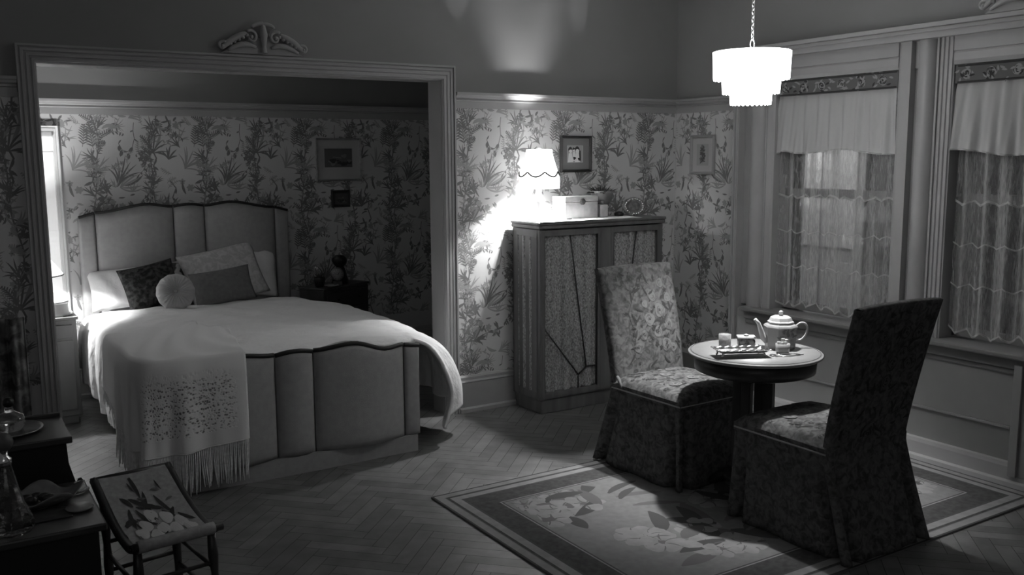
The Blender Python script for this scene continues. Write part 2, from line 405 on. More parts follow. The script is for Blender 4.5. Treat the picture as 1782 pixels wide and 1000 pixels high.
FLM = [mat('floor_joint', .03, .7)]+[mat('oak_block_%s' % s_, c, .36, .5, .22, 9, .03, 60, stretch=(1, 1, 1)) for s_, c in (('a', .125), ('b', .145), ('c', .165))]
struct(fb.build('floor', FLM))
c = MB(); c.box(-1.6, 4.7, -.4, 7.0, CZ, CZ+.1); struct(c.build('ceiling', CEIL))
struct(MB().box(.0, 3.85, 5.17, 6.9, 2.46, 2.52).build('ceiling_alcove', CEIL))

WM = [PAINT, LEAFD, LEAFM, PAPER]
def wallfn(y): return lambda a, b, t: (a, y-t, b)
wb = MB()
wb.box(-1.6, OX0, YB, YB+.14, 0, CZ, 0); wb.box(OX1, XR+.15, YB, YB+.14, 0, CZ, 0); wb.box(OX0, OX1, YB, YB+.14, OZ, CZ, 0)
wb.box(-1.6, OX0-.02, YB-.001, YB, .2, 1.92, 3); wb.box(OX1+.02, XR-.001, YB-.001, YB, .2, 1.92, 3)
paper(wb, wallfn(YB-.001), OX1+.07, XR-.002, .23, 1.91, 2.80, 1.86)
paper(wb, wallfn(YB-.001), 0.0, OX0-.05, .5, 1.91, 2.80-4*TW+.03, 1.86)
struct(wb.build('wall_back', WM))
wa = MB(); wa.box(-.2, 3.9, YA, YA+.1, 0, CZ, 0); wa.box(-.2, 3.9, YA-.001, YA, .1, 1.92, 3)
paper(wa, wallfn(YA-.001), .45, 3.6, .35, 1.91, .955, 1.86, skip=lambda a, b: a < .80 and b < 1.80)
struct(wa.build('wall_alcove', WM))
for nm, x0, x1 in (('wall_alcove_left', .02, .08), ('wall_alcove_right', 3.75, 3.85)):
    struct(MB().box(x0, x1, YB+.14, YA, 0, CZ, 0).build(nm, PAINT))
wr = MB(); wr.box(XR, XR+.15, 4.0, YB+.14, 0, CZ, 0); wr.box(XR, XR+.15, 0, 4.0, 2.05, CZ, 0)
wr.box(XW, XR+.15, .6, 4.30, 0, .63, 0); wr.box(XR-.001, XR, 4.1, YB-.002, .2, 1.92, 3)
wr.box(XR, XR+.15, 2.9, 3.1, .6, 2.1, 0); wr.box(XR, XR+.15, .6, 2.02, .6, 2.1, 0)
paper(wr, lambda a, b, t: (XR-.001-t, a, b), 4.28, YB-.004, .23, 1.91, 4.34, 1.86)
struct(wr.build('wall_right', WM))

# profiled mouldings: profile = list of (across, out)
def frame_sweep(mb, corners, dirs, prof, fn, closed=False, m=0):
    k = len(prof); N = len(corners); v = []
    for (a, b), (da, db) in zip(corners, dirs):
        for (ac, out) in prof: v.append(fn(a+da*ac, b+db*ac, out))
    f = []
    for i in range(N if closed else N-1):
        j = (i+1) % N
        for q in range(k-1): f.append((i*k+q, j*k+q, j*k+q+1, i*k+q+1))
    mb.add(v, f, m)
    if not closed: mb.add([v[q] for q in range(k)], [tuple(range(k))], m); mb.add([v[(N-1)*k+q] for q in range(k)], [tuple(range(k))], m)
def flutes(w_, d, n):      # fluted casing profile
    P = [(0, 0), (0, d*.7), (w_*.06, d*.8)]
    a = w_*.06; st = (w_*.82)/n
    for i in range(n):
        P += [(a+st*.12, d), (a+st*.62, d), (a+st*.72, d*.78), (a+st*.95, d*.78)]; a += st
    P += [(w_*.88, d*1.15), (w_, d*1.15), (w_, 0)]
    return P
cz = MB()
frame_sweep(cz, [(OX0, 0), (OX0, OZ), (OX1, OZ), (OX1, 0)], [(-1, 0), (-1, 1), (1, 1), (1, 0)], flutes(.085, .03, 3), lambda a, b, t: (a, YB-t, b))
cz.box(OX1-.002, OX1+.02, YB, YB+.16, 0, OZ+.02); cz.box(OX0-.02, OX0+.002, YB, YB+.16, 0, OZ+.02); cz.box(OX0, OX1, YB, YB+.16, OZ-.002, OZ+.02)
struct(cz.build('trim_1', TRIM))
def rail_prof(h): return [(0, 0), (0, .008), (h*.45, .010), (h*.5, .018), (h*.62, .014), (h*.68, .03), (h*.8, .035), (h*.84, .044), (h, .046), (h, 0)]
def railx(nm, x0, x1, y, z0, z1, prof):
    m_ = MB(); P = prof(z1-z0)
    m_.add([(x, y-o, z0+a) for x in (x0, x1) for a, o in P], [(i, i+len(P), i+len(P)+1, i+1) for i in range(len(P)-1)]+[tuple(range(len(P))), tuple(range(len(P), 2*len(P)))])
    return struct(m_.build(nm, TRIM))
railx('trim_2', -1.6, OX0-.088, YB, RZ0, RZ1, rail_prof); railx('trim_3', OX1+.088, XR, YB, RZ0, RZ1, rail_prof)
railx('trim_4', .08, 3.75, YA, RZ0, RZ1+.003, rail_prof)
m_ = MB(); P = rail_prof(RZ1-RZ0)
m_.add([(XR-o, y, RZ0+a) for y in (4.25, YB-.001) for a, o in P], [(i, i+len(P), i+len(P)+1, i+1) for i in range(len(P)-1)]+[tuple(range(len(P)))])
struct(m_.build('trim_5', TRIM))
base_prof = lambda h: [(0, 0), (0, .04), (h*.1, .04), (h*.14, .026), (h*.8, .024), (h*.83, .03), (h*.88, .022), (h*.95, .02), (h, .01), (h, 0)]
railx('baseboard_back', OX1+.088, XR-.02, YB, 0, .235, base_prof)
railx('baseboard_left', -1.6, OX0-.088, YB, 0, .235, base_prof)
railx('baseboard_alcove', .08, 3.75, YA, 0, .235, base_prof)
P = [(0, 0), (0, .055), (.022, .05), (.028, .028), (.09, .026), (.108, .02), (.112, 0)]
m_ = MB(); m_.add([(XW-o, y, a) for y in (.6, 4.30) for a, o in P], [(i, i+len(P), i+len(P)+1, i+1) for i in range(len(P)-1)]+[tuple(range(len(P)))]+[tuple(range(len(P), 2*len(P)))])
struct(m_.build('baseboard_right', TRIM))
PANEL = mat('wainscot_paint', .28, .4, .5, .05, 4)
m_ = MB(); m_.box(XW-.012, XW, 2.42, 4.25, .272, .285); m_.box(XW-.004, XW, 2.42, 4.25, .285, .58)
m_.box(XW-.03, XW, .7, 2.36, .05, .60); m_.box(XW-.045, XW-.002, 2.36, 2.40, .05, .60)
struct(m_.build('trim_6', PANEL, bevel=.003))
m_ = MB(); m_.box(4.335, 4.50, .6, 4.17, .628, .655); m_.box(4.37, XW, .6, 4.16, .575, .628); m_.box(4.385, XW, .6, 4.16, .545, .575)
struct(m_.build('trim_7', mat('sill_paint', .2, .35), bevel=.008))

# window wall: header, casings, half-round columns, sashes
def vprof(nm, y0, y1, z0, z1, prof, par=None, m=TRIM):
    b = MB(); k = len(prof)
    b.add([(XW+.03-o, y1-a if True else 0, z) for z in (z0, z1) for a, o in prof], [(i, i+k, i+k+1, i+1) for i in range(k-1)]+[tuple(range(k)), tuple(range(k, 2*k))])
    return b
hd = MB(); hd.box(XW-.028, XR+.01, .6, 4.31, 2.182, 2.235); hd.box(XW-.05, XR, .6, 4.33, 2.235, 2.258); hd.box(XW-.038, XW+.01, .6, 4.32, 2.214, 2.235)
hd.box(XW+.03, XR, .6, 4.31, 2.043, 2.19)
struct(hd.build('trim_8', TRIM, bevel=.004))
cb = MB()
for yc, rr in ((4.122, .066), (2.995, .053)):
    cb.grid(lambda u, v: (XW+.05-rr*sin(pi*u)*1.05, yc+rr*cos(pi*u), .655+v*(2.184-.655)), 20, 1)
cb.box(XW+.04, XR, 4.045, 4.25, .655, 2.184); cb.box(XW+.04, XR, 2.92, 3.07, .655, 2.184)
struct(cb.build('trim_9', TRIM))
EM = mat('dark_interior_wood', .06, .5)
def plainp(w_, d): return [(0, 0), (0, d*.75), (w_*.12, d*.9), (w_*.2, d), (w_*.86, d), (w_*.9, d*1.2), (w_, d*1.2), (w_, 0)]
def window_unit(nm, y0, y1, cl, cr, plain=False):
    # y0<y1 opening; cl = casing width on far (larger y) side, cr near side
    root = bpy.data.objects.new(nm, None); COL.objects.link(root); root.location = (XW, (y0+y1)/2, .655); root['kind'] = 'structure'
    b = MB()
    for (ya, w_, sgn) in ((y1, cl, 1), (y0, cr, -1)):
        pr = plainp(w_, .03) if plain else flutes(w_, .03, 3); k = len(pr)
        b.add([(XW+.03-o, ya+sgn*a, z) for z in (.655, 2.184) for a, o in pr], [(i, i+k, i+k+1, i+1) for i in range(k-1)]+[tuple(range(k)), tuple(range(k, 2*k))])
    pr = [(0, 0), (0, .024), (.02, .03), (.058, .03), (.060, .026), (.066, .026), (.068, .034), (.125, .034), (.14, .034), (.14, 0)]; k = len(pr)
    b.add([(XW+.03-o, y, 2.043+a) for y in (y0-.0, y1+.0) for a, o in pr], [(i, i+k, i+k+1, i+1) for i in range(k-1)]+[tuple(range(k)), tuple(range(k, 2*k))])
    b.box(XW+.03, XR, y1, y1+cl, .655, 2.184); b.box(XW+.03, XR, y0-cr, y0, .655, 2.184)
    b.build('casing', TRIM, root)
    s_ = MB(); t = .032
    for z0, z1, x in ((.66, 1.40, XW+.115), (1.35, 2.043, XW+.145)):
        s_.box(x, x+.03, y0, y0+t, z0, z1); s_.box(x, x+.03, y1-t, y1, z0, z1); s_.box(x, x+.03, y0, y1, z0, z0+.05); s_.box(x, x+.03, y0, y1, z1-.05, z1)
    s_.build('sash', mat('sash_paint', .3, .5), root, bevel=.003)
    g = MB(); g.box(XW+.127, XW+.131, y0+t, y1-t, .71, 1.35); g.box(XW+.157, XW+.161, y0+t, y1-t, 1.40, 1.993)
    g.build('pane', GLASS, root)
    return root
window_unit('window_1', 3.145, 3.98, .062, .078, True)
window_unit('window_2', 2.02, 2.832, .090, .08)
m_ = MB(); pr = flutes(.065, .045, 2); k = len(pr)
m_.add([(XW+.03-o, 4.313-a, z) for z in (.02, 2.184) for a, o in pr], [(i, i+k, i+k+1, i+1) for i in range(k-1)]+[tuple(range(k)), tuple(range(k, 2*k))])
m_.box(XW+.02, XR, 4.25, 4.313, .0, 2.184)
struct(m_.build('trim_10', TRIM))

# invented backdrop behind the glass: a wall and pale door making the pane bright
o = struct(MB().box(7.2, 7.3, 0.5, 9.5, -.2, 3.0).build('wall_backdrop', mat('backdrop_wall_paint', .10, .8)))
pd = thing('backdrop_door', 'invented pale door, a bright backdrop beyond the left lace-curtained window', 'door', (7.15, 5.83, -.1))
MB().box(7.14, 7.2, 5.38, 6.28, -.1, 2.1).build('frame', mat('backdrop_door_paint', .42, .6), pd, bevel=.01)
for (a, b_, z0, z1) in ((5.45, 5.81, .75, 1.98), (5.85, 6.21, .75, 1.98), (5.45, 5.81, .05, .62), (5.85, 6.21, .05, .62)):
    MB().box(7.12, 7.14, a, b_, z0, z1).build('panel', mat('backdrop_door_panel', .6, .5), pd, bevel=.006)

# alcove window; its sheer blind is given emission so it looks lit
r3 = bpy.data.objects.new('window_3', None); COL.objects.link(r3); r3.location = (.55, YA, .5); r3['kind'] = 'structure'
b = MB(); frame_sweep(b, [(.30, .45), (.30, 1.78), (.745, 1.78), (.745, .45)], [(-1, 0), (-1, 1), (1, 1), (1, 0)], flutes(.04, .025, 1), lambda a, b_, t: (a, YA-t, b_))
b.build('casing', mat('white_trim', .75, .5), r3)
b = MB(); b.box(.30, .745, YA-.02, YA-.005, .45, 1.78); b.box(.3, .745, YA-.028, YA-.018, 1.10, 1.14); b.box(.3, .745, YA-.026, YA-.018, 1.62, 1.65); b.box(.3, .745, YA-.05, YA-.03, 1.735, 1.745, 0)
b.build('blind', glow('emissive_sheer_blind', .28, .85), r3)

# ------------------------------------------------------------------ carved ornaments
def ornament(nm, c0, fn):
    b = MB()
    def tb(pts, rs): b.tube([fn(a, z, t) for a, z, t in pts], rs, 8)
    for sg in (-1, 1):
        n = 26; P = []; Rr = []
        for i in range(n+1):            # S limb from the outer curl up to the volute
            t = i/n; P.append((sg*(.225-.135*t), .020+.085*t**1.1+.014*sin(pi*t), .022)); Rr.append(.008+.008*sin(pi*t)**.6)
        tb(P, Rr)
        P = [(sg*(.066+.036*(1-.8*t)*cos(.9+6.4*t)), .086+.036*(1-.8*t)*sin(.9+6.4*t), .026) for t in [i/24 for i in range(25)]]; tb(P, [.009*(1-.45*i/24) for i in range(25)])
        P = [(sg*(.218+.024*(1-.8*t)*cos(2.4-6.0*t)), .034+.024*(1-.8*t)*sin(2.4-6.0*t), .024) for t in [i/18 for i in range(19)]]; tb(P, [.009*(1-.4*i/18) for i in range(19)])
        b.ball(fn(sg*.218, .034, .03), .009, 8); b.ball(fn(sg*.066, .086, .032), .011, 8)
        P = [(sg*(.19-.15*t), .014+.034*sin(pi*t*.8), .020) for t in [i/8 for i in range(9)]]; tb(P, [.007+.008*sin(pi*i/8) for i in range(9)])
        for k in range(5): b.ball(fn(sg*(.175-.022*k), .046+.012*k, .024), .010, 8)
        P = [(sg*(.058*sin(pi/2*t)), .158-.022*(1-cos(pi/2*t)), .024) for t in [i/8 for i in range(9)]]; tb(P, [.012-.004*i/8 for i in range(9)])
    tb([(0, .01, .02), (0, .04, .026), (0, .07, .026), (0, .10, .03), (0, .135, .026), (0, .155, .02)], [.020, .012, .017, .022, .014, .012])
    b.ball(fn(0, .118, .03), .016, 10); b.ball(fn(0, .145, .024), .012, 10)
    b.prism([(-.22, .0), (.22, .0), (.15, .04), (.05, .085), (-.05, .085), (-.15, .04)], lambda a, z, t: fn(a, z, t), .0, .012)
    return b
o = ornament('carved_pediment', None, lambda a, z, t: (1.603+a, YB-.012-t, 2.150+z)).build('carved_pediment', TRIM, origin=(1.603, YB-.02, 2.15))
tag(o, 'carved scrollwork crest sitting on the head casing of the bed alcove', 'ornament')
o = ornament('carved_pediment', None, lambda a, z, t: (XW-.03-t, 2.42+a*1.1, 2.262+z*1.1)).build('carved_pediment', TRIM, origin=(XW, 2.42, 2.26))
tag(o, 'carved scrollwork crest on the window header at the top right edge', 'ornament')

# ------------------------------------------------------------------ bed
bed = thing('bed', 'upholstered double bed with scalloped padded headboard and footboard', 'bed', (1.545, 5.6, 0))
def board(cx, y, half, z0, prof_n, prof_b, wing, bow, nm, thick=.05, narrow=.105, bigw=.51):
    """panels: wing, big, narrow, big, wing"""
    xs = [(-half, -narrow-bigw, 'w'), (-narrow-bigw, -narrow, 'b'), (-narrow, narrow, 'n'), (narrow, narrow+bigw, 'b'), (narrow+bigw, half, 'w')]
    root = bpy.data.objects.new(nm, None); COL.objects.link(root); root.parent = bed; root.location = Vector((cx, y, 0))-bed.location
    for (a, b_, k) in xs:
        def top(u, k=k, a=a):
            if k == 'n': return prof_n(u)
            if k == 'b': return prof_b(u if a > 0 else 1-u)
            return wing(u if a > 0 else 1-u)
        bw = bow*(1 if k == 'b' else .45 if k == 'n' else .15); zb = z0
        mb = MB(); W_ = b_-a
        def front(u, v, s_=-1):
            e = .012*(1-(abs(2*u-1))**10)*(1-(abs(2*v-1))**16)
            zt = top(u); zz = zb+(zt-zb)*v
            return (cx+a+.004+(W_-.008)*u, y-(thick*.5+bw*sin(pi*u)+e), zz)
        mb.grid(front, 18, 18, 0); mb.grid(lambda u, v: (cx+a+.004+(W_-.008)*u, y+thick*.5, zb+(top(u)-zb)*v), 18, 2, 0, flip=True)
        for u in (0, 1): mb.grid(lambda s_, v: tuple(Vector(front(u, v)).lerp(Vector((cx+a+.004+(W_-.008)*u, y+thick*.5, zb+(top(u)-zb)*v)), s_)), 2, 18, 0, flip=bool(u))
        for vv in (0, 1): mb.grid(lambda s_, u: tuple(Vector(front(u, vv)).lerp(Vector((cx+a+.004+(W_-.008)*u, y+thick*.5, zb+(top(u)-zb)*vv)), s_)), 2, 18, 0)
        pn = mb.build('panel', UPH, root)
        tp = [Vector(front(i/16, 1))+Vector((0, .003, .003)) for i in range(17)]
        MB().tube(tp, .012 if nm == 'footboard' else .010, 8, flat=1.0).build('piping', TRIMD, pn)
        if k != 'w':
            MB().tube([Vector(front(1 if a > 0 or k == 'n' else 0, i/10))+Vector((.004 if (a > 0 or k == 'n') else -.004, .006, 0)) for i in range(11)], .0042 if nm == 'footboard' else .0028, 6).build('seam_piping', mat('seam_dark_cord', .05, .7) if nm == 'footboard' else mat('seam_grey_cord', .11, .7), pn)  # footboard seams get a darker cord than the headboard
    return root
board(1.562, 6.70, .708, .05, lambda u: 1.277+.012*sin(pi*u), lambda u: interp([(0, 1.277), (.34, 1.298), (1, 1.250)], u), lambda u: 1.248-.026*u, .025, 'headboard', .06, .105, .50)
board(1.53, 4.52, .706, .092, lambda u: .620+.016*sin(pi*u), lambda u: interp([(0, .624), (.38, .648), (.8, .594), (1, .600)], u), lambda u: .596-.012*u, .055, 'footboard', .05, .10, .51)
MB().grid(lambda u, v: (.85+1.36*u, 4.488-.022*sin(pi*u), .0+.092*v), 20, 1).box(.85, 2.21, 4.48, 4.55, 0, .092).build('foot_plinth', UPH, bed)
b = MB(); b.box(.86, .90, 4.54, 6.68, .10, .34); b.box(2.18, 2.22, 4.54, 6.68, .10, .34); b.box(.90, 2.18, 4.56, 6.68, .22, .34)
for x in (.93, 2.13):
    for y in (4.9, 6.4): b.box(x-.03, x+.03, y-.03, y+.03, 0, .22)
b.build('frame', UPH, bed, bevel=.01)
MB().box(.89, 2.21, 4.57, 6.64, .34, .575).build('mattress', SHEET, bed, bevel=.05, seg=3)

# duvet
def fold(s_, amp, ph=0): return amp*(sin(s_*23+ph)+.6*sin(s_*41+1.3+ph*2)+.35*sin(s_*77+ph))
RST = [(4.52, [(2.22, .610), (2.31, .565), (2.385, .45), (2.43, .28), (2.37, .10)]),
       (4.70, [(2.26, .615), (2.40, .575), (2.51, .47), (2.575, .31), (2.58, .17)]),
       (5.15, [(2.27, .625), (2.40, .60), (2.48, .50), (2.50, .36), (2.50, .23)]),
       (5.90, [(2.27, .628), (2.38, .605), (2.42, .53), (2.43, .40), (2.43, .27)]),
       (6.15, [(2.20, .625), (2.25, .60), (2.27, .53), (2.28, .42), (2.28, .30)]),
       (6.50, [(2.18, .615), (2.21, .60), (2.235, .54), (2.24, .45), (2.24, .36)])]
LST = [(4.52, [(.90, .610), (.83, .575), (.80, .50), (.79, .30), (.80, .13)]),
       (5.30, [(.92, .625), (.83, .59), (.80, .50), (.79, .32), (.80, .15)]),
       (6.10, [(.92, .625), (.82, .60), (.785, .50), (.78, .36), (.785, .22)]),
       (6.50, [(.95, .62), (.84, .60), (.80, .52), (.79, .42), (.79, .30)])]
def cr5(P, t):
    x = t*(len(P)-1); i = min(int(x), len(P)-2); t = x-i; q = lambda k: P[max(0, min(len(P)-1, k))]
    return tuple(.5*(2*q(i)[k]+(q(i+1)[k]-q(i-1)[k])*t+(2*q(i-1)[k]-5*q(i)[k]+4*q(i+1)[k]-q(i+2)[k])*t*t+(3*q(i)[k]-q(i-1)[k]-3*q(i+1)[k]+q(i+2)[k])*t**3) for k in (0, 1))
def side(ST, y, t):
    y = max(ST[0][0], min(ST[-1][0], y))
    for (ya, A), (yb, B) in zip(ST, ST[1:]):
        if y <= yb:
            w_ = (y-ya)/(yb-ya); w_ = w_*w_*(3-2*w_); p_ = cr5(A, t); q_ = cr5(B, t); return p_[0]+(q_[0]-p_[0])*w_, p_[1]+(q_[1]-p_[1])*w_
def duvet_fn(u, v):
    y = 4.53+v*(6.46-4.53)
    fo_ = lambda k: .011*k*(sin(y*24+1)+.6*sin(y*43+2.3)+.35*sin(y*79))
    if u < .25:
        t = 1-u/.25; x, z = side(LST, y, t); x += fo_(t); z += .006*sin(y*31)*t
    elif u > .75:
        t = (u-.75)/.25; x, z = side(RST, y, t); x += fo_(t)*1.3; z += .008*sin(y*37)*t; y -= .05*t*max(0, 1-(y-4.53)/.5)
    else:
        t = (u-.25)/.5; xa, za = side(LST, y, 0); xb, zb = side(RST, y, 0); x = xa+(xb-xa)*t; z = za+(zb-za)*t
        k = sin(pi*t)**.5
        z += k*(.014*sin((y-4.5)*1.6)+.006*sin(t*9+y*3)+.0045*sin(y*16+t*6+2*sin(t*5))+.004*sin(t*31+y*9)+.003*sin(y*47-t*20))
        z += .012*k*max(0, 1-abs(y-6.30)/.06)
        if y < 4.60: z -= .018*((4.60-y)/.07)**2
    if y > 6.38: z -= .010
    return (x, y, z)
dv = MB(); dv.grid(duvet_fn, 160, 150)
o = dv.build('duvet', SHEET, origin=(1.55, 5.5, .6), solid=.018); tag(o, 'rumpled white duvet spread over the double bed, hanging down its sides', 'duvet')
# turned-back edge of the sheet near the pillows
def roll(u, v):
    x = .84+1.43*u; a = 2*pi*v
    return (x, 6.42+.05*cos(a)*1.2+.02*sin(u*7), .624+.020*sin(a)+.004*sin(u*30))
# throw
KNIT = bpy.data.materials.new('cream_knit'); KNIT.use_nodes = True; nt = KNIT.node_tree; p = nt.nodes['Principled BSDF']
p.inputs['Roughness'].default_value = .9; p.inputs['Specular IOR Level'].default_value = .1
tc = nt.nodes.new('ShaderNodeUVMap'); mp = nt.nodes.new('ShaderNodeMapping'); nt.links.new(tc.outputs[0], mp.inputs[0])
wv = nt.nodes.new('ShaderNodeTexWave'); wv.inputs['Scale'].default_value = 8.5; wv.inputs['Distortion'].default_value = 4.0; wv.inputs['Detail'].default_value = 1.5; wv.inputs['Detail Scale'].default_value = 2.5; wv.bands_direction = 'Y'
vo = nt.nodes.new('ShaderNodeTexVoronoi'); vo.inputs['Scale'].default_value = 62
for q in (wv, vo): nt.links.new(mp.outputs[0], q.inputs['Vector'])
r1 = ramp(nt, .25, 1., .15, .5); nt.links.new(wv.outputs['Fac'], r1.inputs[0])
r2 = ramp(nt, 1., 0., .22, .55); nt.links.new(vo.outputs['Distance'], r2.inputs[0])
mu = nt.nodes.new('ShaderNodeMath'); mu.operation = 'MULTIPLY'; nt.links.new(r1.outputs[0], mu.inputs[0]); nt.links.new(r2.outputs[0], mu.inputs[1])
sx = nt.nodes.new('ShaderNodeSeparateXYZ'); nt.links.new(tc.outputs[0], sx.inputs[0])
def band(sock, a, b_, c_, d_):
    r_1 = ramp(nt, 0., 1., a, b_); r_2 = ramp(nt, 1., 0., c_, d_); nt.links.new(sock, r_1.inputs[0]); nt.links.new(sock, r_2.inputs[0])
    m_1 = nt.nodes.new('ShaderNodeMath'); m_1.operation = 'MULTIPLY'; nt.links.new(r_1.outputs[0], m_1.inputs[0]); nt.links.new(r_2.outputs[0], m_1.inputs[1]); return m_1
ma, mb_ = band(sx.outputs[0], .06, .12, .62, .72), band(sx.outputs[1], .60, .68, .99, 1.0)
mm_ = nt.nodes.new('ShaderNodeMath'); mm_.operation = 'MULTIPLY'; nt.links.new(ma.outputs[0], mm_.inputs[0]); nt.links.new(mb_.outputs[0], mm_.inputs[1])
mu2 = nt.nodes.new('ShaderNodeMath'); mu2.operation = 'MULTIPLY'; nt.links.new(mu.outputs[0], mu2.inputs[0]); nt.links.new(mm_.outputs[0], mu2.inputs[1]); mu = mu2
r3_ = ramp(nt, .80, .2, 0.1, .9); nt.links.new(mu.outputs[0], r3_.inputs[0]); nt.links.new(r3_.outputs[0], p.inputs['Base Color'])
bp = nt.nodes.new('ShaderNodeBump'); bp.inputs['Strength'].default_value = .5; bp.inputs['Distance'].default_value = .006; bp.invert = True
nt.links.new(mu.outputs[0], bp.inputs['Height']); nt.links.new(bp.outputs[0], p.inputs['Normal'])
YARN = mat('cream_yarn', .78, .9, .1, .15, 60)
thr = thing('throw_blanket', 'cream knitted throw with long fringe over the left foot corner of the bed', 'blanket', (1.0, 4.7, .6))
path = [(1.262, 4.425), (1.15, 4.415), (1.04, 4.41), (.93, 4.405), (.85, 4.42), (.795, 4.46), (.765, 4.54), (.755, 4.66), (.752, 4.80), (.752, 4.95), (.752, 5.10), (.755, 5.26)]
def pathp(u):
    x = u*(len(path)-1); i = min(int(x), len(path)-2); t = x-i
    q = lambda k: path[max(0, min(len(path)-1, k))]
    p0, p1, p2, p3 = q(i-1), q(i), q(i+1), q(i+2)
    return tuple(.5*((2*p1[k])+(-p0[k]+p2[k])*t+(2*p0[k]-5*p1[k]+4*p2[k]-p3[k])*t*t+(-p0[k]+3*p1[k]-3*p2[k]+p3[k])*t**3) for k in (0, 1))
def throw_fn(u, v):
    ex, ey = pathp(u); cxx, cyy = 1.36-.12*u, 5.05+.4*u
    dx, dy = ex-cxx, ey-cyy; L = math.hypot(dx, dy); dx /= L; dy /= L
    if v < .5:                                      # lying on the bed
        t = v/.5; z = .676+.004*sin(u*25+v*30); k = 1-t
        return (cxx+dx*L*t*.965+.02*sin(u*8)*k, cyy+dy*L*t*.965, z-.004*t**6)
    t = (v-.5)/.5; H = .63-.215+.02*sin(u*5) - (.14*max(0, (u-.72)/.28)**1.2)
    rnd = min(1, t*7); z = .672-.03*(1-cos(rnd*pi/2))-(H-.02)*t
    off = L*(.965+.035*sin(rnd*pi/2))+.0
    cr = math.exp(-((u-.42)/.16)**2)
    fo = (.012+.022*cr)*t*(sin(u*34)+.5*sin(u*57+1))+.03*t*cr
    return (cxx+dx*(off+fo), cyy+dy*(off+fo), z)
tb_ = MB(); tb_.grid(throw_fn, 120, 70)
tbo = tb_.build('knitted_body', KNIT, thr)
uvl = tbo.data.uv_layers.new(name='uv'); 
NV = 71
vi_uv = {}
for i in range(121):
    for j in range(NV): vi_uv[tuple(round(c_, 4) for c_ in Vector(throw_fn(i/120, j/70))-thr.location)] = (i/120*1.5, j/70*1.1)
for l in tbo.data.loops:
    co = tbo.data.vertices[l.vertex_index].co; uvl.data[l.index].uv = vi_uv.get(tuple(round(c_, 4) for c_ in co), (0, 0))
tbo.modifiers.new('solid', 'SOLIDIFY').thickness = .006
MB().tube([throw_fn(i/80, .995) for i in range(81)], .0075, 6).tube([Vector(throw_fn(0, .5+.5*i/40)) for i in range(41)], .006, 6).build('hem', YARN, thr)
fr = MB(); random.seed(4)
for i in range(150):
    u = (i+.5)/150; p0 = Vector(throw_fn(min(1, u), 1.0)); Lf = .19+random.uniform(-.02, .015); Lf = min(Lf, p0.z-.012)
    if u > .80: Lf *= .4
    ax = random.uniform(-.012, .012); ay = random.uniform(-.008, .008)
    fr.tube([p0+Vector((ax*t*t, ay*t*t, -Lf*t)) for t in (0, .33, .66, 1)], [.0042, .0035, .004, .002], 5, cap=False)
fr.build('fringe', YARN, thr)

# pillows
def pillow(w_, h, t, M, loc, pinch=.12, m=0, n=22, wr_=.006, power=.5):
    b = MB()
    def side(sg):
        def fn(u, v):
            a, c_ = 2*u-1, 2*v-1
            e = max(0, (1-a**2)*(1-c_**2))**power
            x = a*w_/2*(1-pinch*(1-abs(a))*0-pinch*.5*(1-c_**2)*abs(a)); z = c_*h/2*(1-pinch*.5*(1-a**2)*abs(c_))
            y = sg*t/2*e*(1+wr_*14*sin(a*9+c_*5)*.15) + wr_*sin(a*13+c_*4)*e*.6
            return tuple(M @ Vector((x, y, z+h/2)) + Vector(loc))
        return fn
    b.grid(side(-1), n, n, m); b.grid(side(1), n, n, m, flip=True); return b
def rotm(lean=0, yaw=0, roll=0): return Matrix.Rotation(R(yaw), 3, 'Z') @ Matrix.Rotation(R(-lean), 3, 'X') @ Matrix.Rotation(R(roll), 3, 'Y')
def pil(name, label, w_, h, t, lean, yaw, roll, loc, mt, **k):
    o = pillow(w_, h, t, rotm(lean, yaw, roll), loc, **k).build(name, mt, origin=loc); tag(o, label, 'pillow' if 'pillow' in name else 'cushion'); return o
pil('pillow', 'brightly lit white pillow at the left end of the headboard', .50, .30, .13, 32, -6, -4, (1.13, 6.50, .628), PILW, wr_=.012)
pil('pillow', 'white pillow standing behind the large tilted pillow, at the right end of the headboard', .52, .42, .12, 15, 0, 4, (1.89, 6.60, .622), PILW)
pil('pillow', 'large pale floral pillow tilted behind the grey lumbar cushion', .56, .40, .14, 24, 4, -10, (1.79, 6.47, .622), PALEB)
pil('cushion', 'small two-tone cushion peeping out behind the dark velvet cushion', .26, .30, .09, 18, 0, -8, (1.52, 6.57, .63), noisemat('two_tone_cloth', .06, .45, 9, .48, .52))
pil('cushion', 'dark velvet square cushion behind the round pleated cushion', .36, .31, .11, 26, -2, -11, (1.27, 6.38, .636), DARKC)
pil('cushion', 'grey linen lumbar cushion right of the round pleated cushion', .42, .245, .12, 22, 2, -6, (1.70, 6.30, .632), GREYC)
rc = thing('round_cushion', 'round pleated velvet cushion with a sunken centre button', 'cushion', (1.345, 6.22, .635))
Mr = Matrix.Translation(Vector((1.345, 6.215, .748))) @ (Matrix.Rotation(R(-8), 4, 'Z') @ Matrix.Rotation(R(-18), 4, 'X') @ Matrix.Rotation(R(90), 4, 'X'))
b = MB(); prof = [(.0, .022), (.008, .022), (.02, .032), (.045, .046), (.075, .05), (.10, .042), (.116, .022), (.12, 0), (.116, -.022), (.09, -.04), (.04, -.045), (0, -.045)]
n = 112
def rcf(u, v):
    j = min(int(round(v*11)), 11); r_c, z = prof[j]; a = 2*pi*u; rf = r_c/.12
    pl = .0045*sin(a*28)*(1-abs(rf-.45))*min(1, rf*4) if z > 0 else 0
    return tuple((Mr @ Vector((r_c*cos(a)*(1+.012*sin(a*14)), r_c*sin(a)*(1+.012*sin(a*14)), z+pl))))
